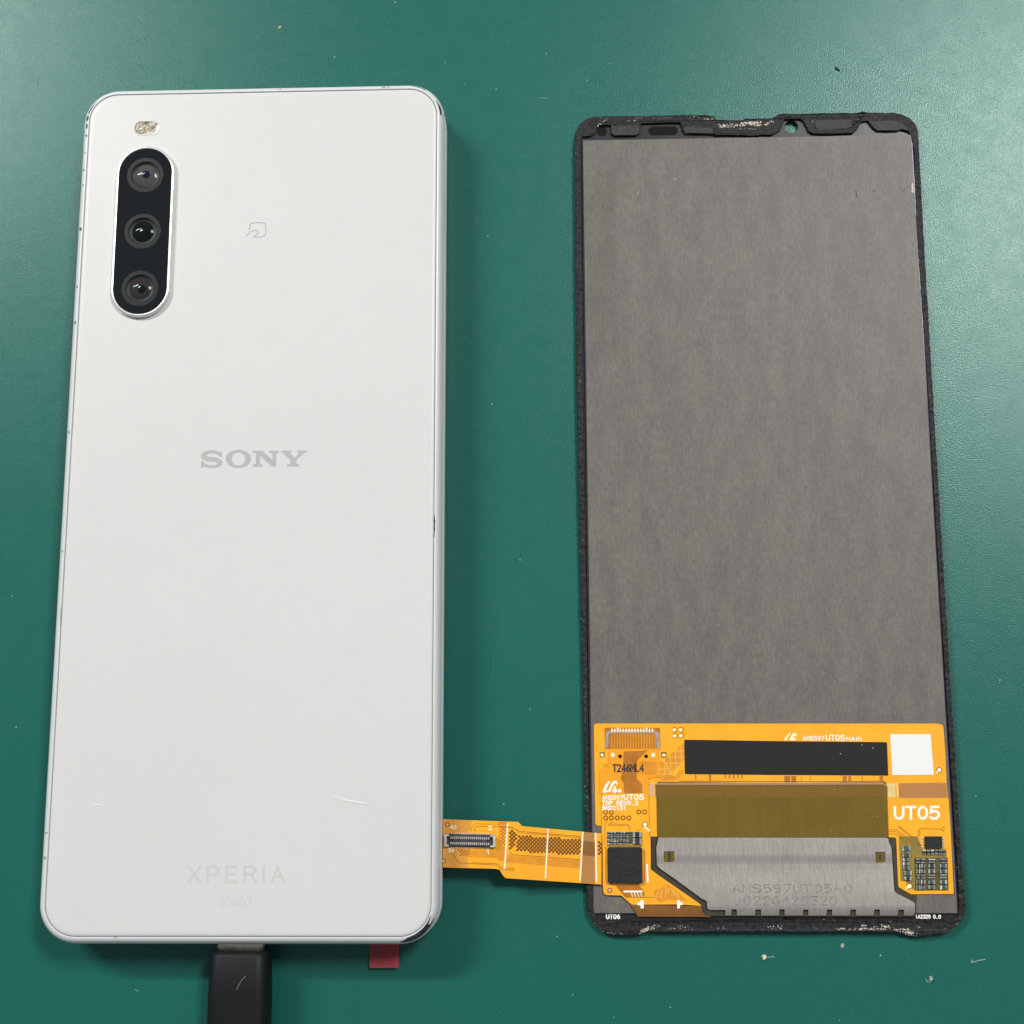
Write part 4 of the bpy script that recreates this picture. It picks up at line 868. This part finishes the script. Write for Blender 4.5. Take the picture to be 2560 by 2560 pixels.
for c in [(27.555, 65.23), (31.295, 61.33), (24.283, 58.553), (40.774, 25.053), (36.95, -22.398), (57.681, -32.109), (23.785, 11.247), (51.18, 68.889), (42.633, 37.464)]:
    chipmesh(bm, c, random.uniform(0.08, 0.16), 1.302, 0.05)
link('foil_specks', bm, 'speck', foil, kind='stuff')
bm = bmesh.new()
add_prism(bm, [(75.087, 59.661), (75.357, 59.718), (75.511, 58.017), (75.252, 57.817), (74.997, 58.026)], 1.25, 1.34)
link('foil_chip', bm, 'residue', foil)

sheet('darker_strip', SH['foil_strip'], 1.304, 'foil2', foil, 0.003)  # slightly darker strip along the left side of the foil
for q in SH['gpatch']:
    sheet('adhesive_patch', jitter(densify(q, 0.6), 0.03), 1.475, 'gasket2', gasket, 0.12)
for c, r in zip(SH['blobs'], (0.55, 0.75, 0.5, 0.45)):
    bm = bmesh.new()
    bmesh.ops.create_icosphere(bm, subdivisions=2, radius=r)
    for v in bm.verts:
        k = random.uniform(0.8, 1.2)
        v.co = Vector((c[0] + v.co.x * k * 1.2, c[1] + v.co.y * k * 0.7, 1.35 + v.co.z * 0.45))
    link('rubber_lump', bm, 'blob', gasket, smooth=True)
# glue residue flecks on the gasket
bm = bmesh.new()
for pl, n, sp, r0, r1 in [([(17.451,73.862),(18.916,73.833)],14,0.1,0.06,0.18),([(16.746,72.343),(18.516,73.252)],14,0.25,0.08,0.32),([(20.087,73.809),(25.549,73.699)],26,0.08,0.05,0.16),([(21.633,72.875),(24.76,73.232)],18,0.22,0.06,0.25),([(26.523,73.679),(31.587,73.619)],26,0.08,0.05,0.16),([(33.927,73.781),(36.065,73.738)],10,0.2,0.06,0.2),([(37.217,73.191),(39.45,73.146)],18,0.25,0.08,0.28),([(39.7,71.78),(47.502,72.042)],150,0.38,0.07,0.32),([(43.365,71.184),(46.46,71.06)],12,0.1,0.06,0.2),([(34.847,71.814),(37.175,71.726)],6,0.1,0.06,0.14),([(44.514,72.269),(47.419,72.211)],70,0.35,0.07,0.32),([(48.377,71.92),(49.848,72.413)],26,0.3,0.08,0.28),([(45.443,71.081),(46.99,71.008)],8,0.08,0.06,0.14),([(51.725,73.422),(51.907,73.104)],4,0.1,0.06,0.16),([(56.482,71.445),(57.482,72.26)],12,0.25,0.05,0.18),([(68.254,73.506),(72.403,73.589)],18,0.15,0.05,0.18),([(69.0,73.01),(69.097,73.008)],3,0.05,0.1,0.18),([(52.52,73.929),(53.485,73.847)],6,0.06,0.05,0.12),([(55.946,72.5),(57.218,70.597)],8,0.2,0.05,0.14),([(22.18,-74.523),(23.667,-73.71)],60,0.25,0.07,0.3),([(23.663,-73.913),(25.251,-73.304)],30,0.3,0.05,0.2),([(26.37,-73.838),(27.935,-73.892)],14,0.12,0.05,0.18),([(28.168,-73.513),(31.066,-73.836)],22,0.3,0.05,0.18),([(33.973,-73.727),(37.32,-73.78)],12,0.2,0.05,0.14),([(43.34,-73.723),(46.239,-73.614)],26,0.3,0.05,0.2),([(55.243,-73.88),(56.686,-73.88)],16,0.12,0.07,0.24),([(57.238,-73.933),(58.347,-73.933)],14,0.18,0.06,0.2),([(58.902,-73.911),(63.223,-73.909)],60,0.14,0.07,0.26),([(59.482,-73.394),(60.033,-73.447)],10,0.15,0.08,0.25),([(61.026,-73.555),(62.02,-73.608)],8,0.12,0.06,0.2),([(62.918,-73.393),(64.125,-73.607)],24,0.2,0.08,0.3),([(64.772,-73.93),(67.752,-74.466)],60,0.3,0.07,0.3),([(66.612,-74.682),(67.734,-74.789)],20,0.2,0.08,0.28),([(48.303,-72.426),(48.731,-72.858)],3,0.1,0.06,0.14),([(51.146,-73.612),(52.572,-74.043)],5,0.1,0.06,0.14),([(54.643,-72.424),(54.969,-72.586)],3,0.06,0.06,0.14),([(64.065,-72.638),(64.812,-73.176)],6,0.1,0.06,0.16),([(52.869,-72.317),(53.203,-72.317)],3,0.06,0.08,0.16),([(66.856,-74.075),(68.357,-74.934)],30,0.3,0.08,0.28),([(68.772,-73.428),(69.092,-73.644)],8,0.15,0.06,0.2),([(73.59,-72.35),(74.029,-72.404)],3,0.06,0.05,0.12),([(73.286,-73.749),(73.383,-73.964)],3,0.1,0.05,0.12),([(75.196,-73.211),(75.657,-72.888)],4,0.1,0.05,0.12),([(76.192,-65.964),(76.616,-66.29)],6,0.2,0.05,0.14),([(75.837,-68.136),(76.372,-68.461)],5,0.2,0.05,0.12),([(12.818,24.488),(13.051,19.575)],10,0.3,0.06,0.16),([(76.068,19.154),(76.303,15.801)],9,0.25,0.06,0.18),([(12.779,67.088),(13.538,65.408)],6,0.15,0.06,0.2),([(13.265,66.974),(13.64,65.822)],6,0.1,0.06,0.18),([(12.643,55.104),(13.407,54.476)],4,0.1,0.06,0.18),([(12.897,18.825),(13.256,-55.18)],55,0.35,0.04,0.12),([(76.004,10.624),(76.616,-55.985)],45,0.25,0.04,0.11),([(15.668,-74.323),(17.975,-74.728)],12,0.15,0.05,0.16),([(18.501,-74.697),(19.131,-74.727)],5,0.08,0.07,0.16),([(13.622,-69.942),(13.822,-70.76)],4,0.12,0.06,0.2),([(13.799,-72.493),(15.67,-74.221)],10,0.1,0.04,0.1),([(13.271,-46.325),(13.337,-55.099)],12,0.3,0.05,0.16),([(76.137,-57.754),(76.092,-67.593)],14,0.3,0.04,0.12),([(77.238,-39.101),(77.713,-42.515)],3,0.1,0.05,0.12),([(12.836,44.87),(13.021,41.752)],3,0.2,0.05,0.12)]:
    (ax, ay), (bx_, by_) = pl[0], pl[-1]
    for k in range(n):
        u = random.random()
        chipmesh(bm, (ax + (bx_ - ax) * u + random.uniform(-sp, sp), ay + (by_ - ay) * u + random.uniform(-sp, sp)), random.uniform(r0, r1) * 0.74, 1.40, random.uniform(0.03, 0.12), 5, random.uniform(0.35, 1.0))
link('glue_residue', bm, 'residue', gasket, kind='stuff')

# ---- main flex board
def bx(quad):
    return [tuple(p) for p in quad]
main = sheet('main_flex_board', SH['main'], 1.5, 'flex', panel, 0.12)
main['label'] = 'gold flex board framing the olive film'
sheet('copper_strip', SH['brownstrip'], 1.53, 'brown', main, 0.025)
sheet('gold_pad', SH['goldpad'], 1.54, 'goldpad', main, 0.03)
sheet('gold_pad', SH['goldbar'], 1.54, 'goldpad', main, 0.03)
sheet('tin_pad', SH['tanpad'], 1.54, 'tan', main, 0.03)
tape = sheet('black_tape', SH['tape'], 1.60, 'tape', main, 0.07)
sheet('paper_label', SH['label'], 1.58, 'label', main, 0.05)
lettering('printed_text', 'UT05', SH['ut05'], 1.525, 0.40, 'silk', main, gap=1.1)
sheet('printed_logo', SH['mainlogo_a'], 1.52, 'silk2', main, 0.015)
sheet('printed_logo', SH['mainlogo_b'], 1.52, 'silk2', main, 0.015)
lettering('printed_text', 'AMS597', SH['maintxt1'], 1.52, 0.12, 'silk', main, gap=1.2)
lettering('printed_text', 'UT05', SH['maintxt2'], 1.52, 0.17, 'silk', main, gap=1.0)
lettering('printed_text', 'MAIN', SH['maintxt3'], 1.52, 0.115, 'silk', main, gap=1.2)
for q in SH['rings4']:
    c = q[0]
    strokes('test_ring', [circle(c, 0.42, 14, R(-150), R(150))], 0.10, 1.52, 'trace', main, 0.012)
    sheet('test_dot', circle((c[0] - 0.12, c[1] - 0.05), 0.27, 12), 1.518, 'palepad', main, 0.012)
c = SH['padring'][0]
ring_sheet('test_ring', c, 0.36, 0.48, 1.52, 'trace', main, 0.012)
sheet('test_dot', circle(c, 0.33, 16), 1.522, 'palepad', main, 0.014)
sheet('test_dot', circle(SH['padring'][2], 0.19, 12), 1.526, 'palepad', main, 0.014)
for k in ('hatch1', 'hatch2', 'hatch3'):
    sheet('hatched_copper', SH[k], 1.516, 'flexdk', main, 0.01)
strokes('hatch_lines', SH['hatch1_l'] + SH['hatch2_l'], 0.09, 1.524, 'tracelt', main, 0.006, kind='stuff')
bm = bmesh.new()
for q in SH['under_t']:
    add_prism(bm, [q[0], q[1], q[3], q[2]], 1.506, 1.518)
link('copper_marks', bm, 'flexbr', main, kind='stuff')
strokes('copper_trace', [SH['under_line']], 0.10, 1.528, 'trace', main, 0.012)
strokes('copper_trace', [SH['loop1']], 0.07, 1.52, 'trace', main, 0.012)
# connector under its film, top left of the board
sheet('connector_bed', SH['conn_bed'], 1.535, 'flexbr', main, 0.03)
strokes('connector_fingers', SH['conn_fing'], 0.20, 1.565, 'flexdk', main, 0.03, kind='stuff')
sheet('connector_trim', SH['conn_trim'], 1.60, 'lav', main, 0.04)
bm = bmesh.new()
for q in SH['conn_tip']:
    add_prism(bm, bx(q), 1.55, 1.62)
link('connector_tips', bm, 'palepad', main, kind='stuff')
for q in SH['sq_pad']:
    sheet('frame_mark', q, 1.525, 'trace', main, 0.02)
for q in SH['sq_in']:
    sheet('tin_pad', q, 1.535, 'palepad', main, 0.02)
# right arm components
sheet('solder_mask', SH['rgridbed'], 1.5245, 'dkbed', main, 0.002)
sheet('solder_mask', SH['rbed'], 1.522, 'olivebed', main, 0.015)
strokes('copper_traces', SH['rtr'], 0.075, 1.528, 'trace', main, 0.01, kind='stuff')
def quad_box(name, q, z0, h, material, parent, bev=0.05):
    bm_ = bmesh.new()
    add_prism(bm_, bx(q), z0, z0 + h)
    bevel_all(bm_, bev, 1)
    return link(name, bm_, material, parent)
quad_box('control_chip', SH['ic'], 1.525, 0.45, 'chipblk', main)
for q in SH['ic_pin']:
    quad_box('chip_pin', q, 1.525, 0.12, 'capend', main, 0.02)
def cap(q, z0, h, along_x, parent, body):
    q = [Vector(p) for p in q]
    a, b, c_, d = q
    def at(u, v):
        return tuple((a * (1 - u) + b * u) * (1 - v) + (d * (1 - u) + c_ * u) * v)
    s1, s2 = random.uniform(0.15, 0.30), random.uniform(0.70, 0.86)
    segs = ((0.0, s1), (s1, s2), (s2, 1.0))
    j = lambda p: p + Vector((random.uniform(-0.04, 0.04), random.uniform(-0.04, 0.04)))
    mid = sum(q, Vector((0, 0))) / 4
    q = [j(mid + (p - mid) * 0.92) for p in q]
    a, b, c_, d = q
    o = None
    for i, (s, e) in enumerate((segs[1], segs[0], segs[2])):
        quad = [at(s, 0), at(e, 0), at(e, 1), at(s, 1)] if along_x else [at(0, s), at(1, s), at(1, e), at(0, e)]
        hh = h * (1.0 if i else 0.93)
        b_ = bmesh.new()
        add_prism(b_, quad, z0, z0 + hh)
        if i == 0:
            o = link('capacitor', b_, body, parent)
        else:
            link('capacitor_terminal', b_, 'capend' if random.random() < 0.22 else 'capend2', parent)
for i, q in enumerate(SH['caps_r']):
    cap(q, 1.525, random.uniform(0.22, 0.42), i >= 6 and (i % 3 != 0), main, 'capdark' if i < 6 or random.random() < 0.25 else 'capbody')
for i, q in enumerate(SH['caps_l']):
    cap(q, 1.525, random.uniform(0.25, 0.42), True, main, 'capdark' if i == 6 else 'capbody')
c = SH['rpad'][0]
ring_sheet('test_ring', c, 0.40, 0.52, 1.535, 'trace', main, 0.012)
sheet('test_dot', circle(c, 0.37, 16), 1.537, 'palepad', main, 0.014)
sheet('test_dot', circle(SH['rpad'][2], 0.2, 12), 1.541, 'palepad', main, 0.014)
# film flap with date stamp
flap = sheet('film_flap', SH['flap'], 1.64, 'flex2', panel, 0.03)
sheet('amber_layer', SH['flapbrown'], 1.652, 'flexbr', flap, 0.01)
sheet('amber_layer', SH['flaptan'], 1.647, 'flexdk', flap, 0.005)
for q in SH['flap_hole']:
    sheet('pin_hole', circle(q[0], 0.33, 16), 1.662, 'hole', flap, 0.015)
for q in SH['flap_pad']:
    sheet('tin_pad', q, 1.662, 'palepad', flap, 0.02)
lettering('printed_text', 'T246ML4', SH['t246'], 1.665, 0.25, 'ink', flap, gap=1.0)
sheet('printed_logo', SH['tsplogo1'], 1.664, 'silk', flap, 0.015)
sheet('printed_logo', SH['tsplogo2'], 1.667, 'silk', flap, 0.015)
ring_sheet('printed_logo', SH['tsplogo3'][0], 0.10, 0.30, 1.664, 'silk', flap, 0.015)

# ---- olive chip film, its dark adhesive, the steel plate
sheet('adhesive_backing', SH['backing'], 1.36, 'backing', panel, 0.05)
cof = sheet('olive_film', SH['cof'], 1.66, 'olive', panel, 0.06)
sheet('film_fold', SH['cofband'], 1.675, 'oliveband', cof, 0.012)
sheet('film_edge', SH['cofedge'], 1.70, 'tan2', cof, 0.03)
bm = bmesh.new()
for c in [(39.257, -53.464), (37.19, -57.363), (54.767, -57.603), (54.896, -57.862), (62.853, -55.409), (62.687, -51.733), (61.073, -54.159), (52.887, -58.461), (55.774, -50.844)]:
    chipmesh(bm, c, random.uniform(0.07, 0.16), 1.664, 0.05, 5, 0.5)
link('film_specks', bm, 'speck', cof, kind='stuff')
bm = bmesh.new()
for c in [(60.883, -43.278), (62.724, -43.872), (57.15, -44.785)]:
    chipmesh(bm, c, 0.12, 1.601, 0.05)
link('tape_specks', bm, 'speck', tape, kind='stuff')
y_l0 = SH['plate_lip'][0][1]
yw0, yw1, yw2 = SH['plate_wave'][0][1], SH['plate_wave'][1][1], SH['plate_wave'][2][1]
def plate_z(x, y):
    d = y_l0 - y
    z = 0.0 if d <= 0 else -0.11 * d * d
    if y < yw0:
        u = min(1.0, (yw0 - y) / (yw0 - yw1))
        z -= 0.10 * u * u * (3 - 2 * u)
    if y < yw1:
        u = min(1.0, (yw1 - y) / (yw1 - yw2))
        z += 0.10 * u * u * (3 - 2 * u)
    return z
yl = [y_l0 - 0.35 * k for k in range(0, 6)] + [yw0 + (yw1 - yw0) * k / 6 for k in range(7)] + [yw1 + (yw2 - yw1) * k / 6 for k in range(1, 7)]
plate = sheet('steel_plate', SH['plate'], 1.90, 'steel', panel, 0.10, [bx(q) for q in SH['plate_h']], zf=plate_z, ys=yl, smooth=False)
plate['label'] = 'brushed steel cover plate with two square windows and notched edge'
sheet('window_film', [(p[0], p[1]) for p in SH['plate_h'][0]], 1.72, 'olive', plate, 0.02)
sheet('window_film', [(p[0], p[1]) for p in SH['plate_h'][1]], 1.72, 'olive', plate, 0.02)
for q in SH['plate_in']:
    sheet('alignment_mark', q, 1.735, 'backing', plate, 0.012)
lettering('etched_text', 'AMS597UT05-0', SH['etch1'], 1.914, 0.19, 'etch', plate, gap=1.2, zf=plate_z)
lettering('etched_text', 'JO220425320', SH['etch2'], 1.914, 0.19, 'etch', plate, gap=1.2, zf=plate_z)

# ---- touch flex board and its ribbon tail
touch = sheet('touch_flex_board', SH['tsp'], 1.80, 'flex', panel, 0.10)
touch['label'] = 'gold touch flex board with black chip at the lower left'
yb0 = max(p[1] for p in SH['tspbend'])
def bend_z(x, y):
    d = max(0.0, yb0 - y)
    return -0.16 * d * d * 0.55
sheet('bent_film', SH['tspbend'], 1.79, 'brown2', touch, 0.08, zf=bend_z, ys=[yb0 - 0.35 * k for k in range(1, 6)])
lettering('printed_text', 'AMS597', SH['tsp_t1'], 1.82, 0.14, 'silk', touch, gap=1.0)
lettering('printed_text', 'UT05', SH['tsp_t2'], 1.82, 0.19, 'silk', touch, gap=1.2)
lettering('printed_text', 'TSP REV0.2', SH['tsp_t3'], 1.82, 0.15, 'silk', touch, gap=1.0)
lettering('printed_text', 'BH22131', SH['tsp_t4'], 1.82, 0.14, 'silk', touch, gap=1.0)
for q in SH['tsp_rings']:
    ring_sheet('test_ring', q[0], 0.235, 0.42, 1.818, 'trace', touch, 0.012)
c = SH['tsp_pad'][0]
ring_sheet('test_ring', c, 0.36, 0.48, 1.818, 'trace', touch, 0.012)
sheet('test_dot', circle(c, 0.34, 16), 1.82, 'palepad', touch, 0.014)
strokes('copper_trace', [[SH['tsp_pad'][2], SH['tsp_pad'][3]]], 0.28, 1.824, 'palepad', touch, 0.012)
strokes('copper_traces', SH['tsp_tr'], 0.07, 1.815, 'trace', touch, 0.01, kind='stuff')
quad_bed = sheet('solder_mask', [SH['tsp_caps'][0][0], SH['tsp_caps'][-2][1], SH['tsp_caps'][-1][2], SH['tsp_caps'][14][3]], 1.808, 'dkbed', touch, 0.006)
for i, q in enumerate(SH['tsp_caps'][:-2]):
    cap(q, 1.81, random.uniform(0.15, 0.28), False, touch, 'capdark' if i % 3 == 0 else 'capbody')
for q in SH['tsp_caps'][-2:]:
    cap(q, 1.81, 0.36, True, touch, 'capdark')
sheet('solder_mask', SH['tsp_chipbed'], 1.812, 'olivebed', touch, 0.01)
bm = bmesh.new()
add_prism(bm, SH['tsp_chip'], 1.80, 2.45)
bevel_all(bm, 0.10, 2)
link('touch_chip', bm, 'chipblk', touch)
strokes('printed_line', [SH['tsp_wline']], 0.28, 1.82, 'silk', touch, 0.012)
for q in SH['tsp_t']:
    sheet('printed_mark', q, 1.826, 'silk', touch, 0.015)
sheet('copper_window', SH['tsp_win'], 1.812, 'flexbr', touch, 0.01)
strokes('printed_line', [SH['tsp_winbar']], 0.30, 1.826, 'silk', touch, 0.012)
strokes('printed_line', SH['tsp_winz'], 0.16, 1.824, 'silk2', touch, 0.01)
sheet('copper_window', SH['tsp_fan'], 1.812, 'flexdk', touch, 0.01)
strokes('copper_traces', SH['tsp_fanl'], 0.10, 1.82, 'tracelt', touch, 0.008, kind='stuff')
c = SH['tsp_hole'][0]
ring_sheet('test_ring', c, 0.30, 0.44, 1.818, 'trace', touch, 0.012)
sheet('test_dot', circle(c, 0.28, 14), 1.816, 'tan', touch, 0.012)

tail = sheet('ribbon_tail', SH['tail'], 0.0, 'flex', panel, 0.08, zf=tail_z, xs=TAILX)
tail['label'] = 'gold ribbon tail reaching from the screen panel to the phone'
TK = dict(zf=tail_z, xs=TAILX)
def tsheet(name, q, dz, m, th=0.01, **k):
    return sheet(name, q, dz, m, tail, th, zf=tail_z, xs=TAILX, **k)
tsheet('amber_stiffener', SH['tail_amber'], 0.014, 'amber')
tsheet('bend_strip', SH['tail_brown'], 0.014, 'brown')
tsheet('amber_band', SH['tail_b1'], 0.016, 'flexdk')
tsheet('amber_band', SH['tail_b2'], 0.014, 'flexdk')
tsheet('amber_band', SH['tail_b3'], 0.020, 'brown2', 0.005)
tsheet('amber_band', SH['tail_b4'], 0.022, 'flexdk', 0.005)
strokes('printed_line', [SH['tail_w'][0]], 0.26, 0.034, 'silk2', tail, 0.01, **TK)
for q in SH['tail_w'][1:]:
    strokes('printed_line', [q], 0.26, 0.034, 'silk2', tail, 0.01, **TK)
strokes('copper_traces', SH['tail_tr'], 0.07, 0.026, 'trace', tail, 0.008, kind='stuff', **TK)
# hatched copper: rows of small dark openings
def inside(p, poly):
    r = False
    for (x0, y0), (x1, y1) in zip(poly, poly[1:] + poly[:1]):
        if (y0 > p[1]) != (y1 > p[1]) and p[0] < (x1 - x0) * (p[1] - y0) / (y1 - y0) + x0:
            r = not r
    return r
def hatch(polys, pitch, r, m, dz):
    b = bmesh.new()
    for poly in polys:
        poly = [tuple(p) for p in poly]
        x0, x1 = min(p[0] for p in poly), max(p[0] for p in poly)
        y0, y1 = min(p[1] for p in poly), max(p[1] for p in poly)
        k = 0
        y = y0
        while y < y1:
            x = x0 + (pitch / 2 if k % 2 else 0)
            while x < x1:
                if inside((x, y), poly):
                    vs2 = [b.verts.new((x + r * math.cos(a), y + r * 0.9 * math.sin(a), dz)) for a in (0.3, 1.3, 2.4, 3.4, 4.4, 5.4)]
                    b.faces.new(vs2)
                x += pitch
            y += pitch * 0.5
            k += 1
    for v in b.verts:
        v.co.z += tail_z(v.co.x)
    return link('hatched_openings', b, m, tail, kind='stuff')
hatch([SH['tail_h1'], SH['tail_h0'], SH['tail_he']], 0.64, 0.26, 'trace', 0.020)
hatch([SH['tail_hm'], SH['tail_ht']], 0.55, 0.19, 'flexbr', 0.032)
for q in SH['tail_hole']:
    b_ = bmesh.new()
    add_prism(b_, circle(q[0], 0.42, 18), 0.02, 0.034, [circle(q[0], 0.28, 18)])
    warp(b_, tail_z)
    link('test_ring', b_, 'trace', tail)
    b_ = bmesh.new()
    add_prism(b_, circle(q[0], 0.26, 14), 0.02, 0.03)
    warp(b_, tail_z)
    link('test_dot', b_, 'tan', tail)
for txt, k, st_ in (('40', 'tt40', 0.13), ('2', 'tt2', 0.14), ('39', 'tt39', 0.13), ('1', 'tt1', 0.16)):
    lettering('printed_text', txt, SH[k], 0.03, st_, 'silk2', tail, gap=1.2, **TK)
# board connector
q = [Vector(p) for p in SH['tail_conn']]
def cq(u, v):
    return (q[0] * (1 - u) + q[1] * u) * (1 - v) + (q[3] * (1 - u) + q[2] * u) * v
def cbox(name, u0, u1, v0, v1, z0, z1, m):
    b_ = bmesh.new()
    add_prism(b_, [tuple(cq(u0, v0)), tuple(cq(u1, v0)), tuple(cq(u1, v1)), tuple(cq(u0, v1))], z0, z1)
    for v in b_.verts:
        v.co.z += tail_z(q[0].x + (q[1].x - q[0].x) * 0.5)
    return link(name, b_, m, tail)
ZC0 = 0.22
cbox('connector_body', 0.0, 1.0, 0.08, 0.92, 0.0, ZC0, 'slate')
cbox('connector_wall', 0.04, 0.96, 0.14, 0.30, ZC0, ZC0 + 0.42, 'slate')
cbox('connector_wall', 0.04, 0.96, 0.70, 0.86, ZC0, ZC0 + 0.42, 'slate')
cbox('connector_wall', 0.16, 0.84, 0.42, 0.58, ZC0, ZC0 + 0.36, 'slate')
for u0, u1 in ((0.0, 0.045), (0.955, 1.0)):
    cbox('connector_bracket', u0, u1, 0.16, 0.84, ZC0, ZC0 + 0.46, 'capend')
for u0, u1 in ((0.0, 0.09), (0.90, 1.0)):
    for v0, v1 in ((0.10, 0.20), (0.80, 0.90)):
        cbox('connector_bracket', u0, u1, v0, v1, ZC0 + 0.43, ZC0 + 0.47, 'capend')
for k in range(20):
    u = 0.13 + 0.74 * k / 19
    cbox('connector_pin', u - 0.010, u + 0.010, -0.02, 0.10, 0.03, 0.14, 'capend')
    cbox('connector_pin', u - 0.010, u + 0.010, 0.90, 1.02, 0.03, 0.14, 'capend')
    cbox('connector_pin', u - 0.009, u + 0.009, 0.24, 0.40, ZC0 + 0.425, ZC0 + 0.455, 'capend')
    cbox('connector_pin', u - 0.009, u + 0.009, 0.60, 0.76, ZC0 + 0.425, ZC0 + 0.455, 'capend')

# ================================================================== crumbs and fibres on the mat
def crumb(name, poly, h, m, label, cat='crumb'):
    b_ = bmesh.new()
    poly = [tuple(p) for p in poly]
    cx = sum(p[0] for p in poly) / len(poly)
    cy = sum(p[1] for p in poly) / len(poly)
    vs0 = [b_.verts.new((x, y, 0.01)) for x, y in poly]
    vs1 = [b_.verts.new((cx + (x - cx) * 0.75, cy + (y - cy) * 0.75, h * random.uniform(0.7, 1.1))) for x, y in poly]
    n = len(poly)
    for i in range(n):
        j = (i + 1) % n
        b_.faces.new((vs0[i], vs0[j], vs1[j], vs1[i]))
    b_.faces.new(vs1)
    b_.faces.new(vs0[::-1])
    o = link(name, b_, m, None, loc=(cx, cy, 0))
    return tag(o, label, cat)
def fibre(name, pl, w, m, label):
    b_ = bmesh.new()
    add_stroke(b_, pl, w, 0.10, 0.08)
    c = pl[len(pl) // 2]
    o = link(name, b_, m, None, loc=(c[0], c[1], 0))
    return tag(o, label, 'fibre')
crumb('crumb', SH['crumb_brown'], 0.25, 'crumbb', 'tiny tan flake on the mat above the white phone')
crumb('crumb', SH['crumb_black'], 0.3, 'crumbk', 'tiny black flake on the mat above the screen panel')
crumb('crumb', SH['crumb_cream'], 0.5, 'crumbc', 'cream coloured crumb on the mat below the middle of the screen panel')
fibre('fibre', SH['fibre_cream'], 0.12, 'fibre', 'short pale fibre trailing from the cream crumb below the screen panel')
crumb('crumb', SH['crumb_grey'], 0.4, 'crumbg', 'greyish lint crumb on the mat below the right corner of the screen panel')
fibre('fibre', SH['fibre_g1'], 0.10, 'fibre', 'curled fibre beside the greyish lint crumb at lower right')
fibre('fibre', SH['fibre_r'], 0.14, 'fibre', 'pale hooked fibre near the right edge of the mat')
crumb('crumb', SH['smudge'], 0.06, 'crumbg', 'faint brownish flat smear just below the screen panel')
FL = ['pale lint thread above the screen panel, upper of two', 'pale lint thread above the screen panel, lower of two', 'short fibre on the mat between phone top and screen panel top',
      'tiny pale fibre near the top middle of the mat', 'tiny white fibre above the phone flash', 'white fibre at the left of the phone top corner', 'tiny fibre just right of the phone top',
      'tiny white fibre below the phone and left of the charging plug', 'thin fibre between phone and panel at lower half', 'thin upright fibre between phone and panel above the ribbon']
for pl, lb in zip(SH['mat_fibre'], FL):
    fibre('fibre', pl, 0.09, 'fibre', lb)
bm = bmesh.new()
for c in SH['mat_speck']:
    chipmesh(bm, c, random.uniform(0.10, 0.18), 0.01, 0.08)
o = link('dust', bm, 'speck', None)
tag(o, 'tiny pale dust specks scattered over the green mat', 'dust', kind='stuff')
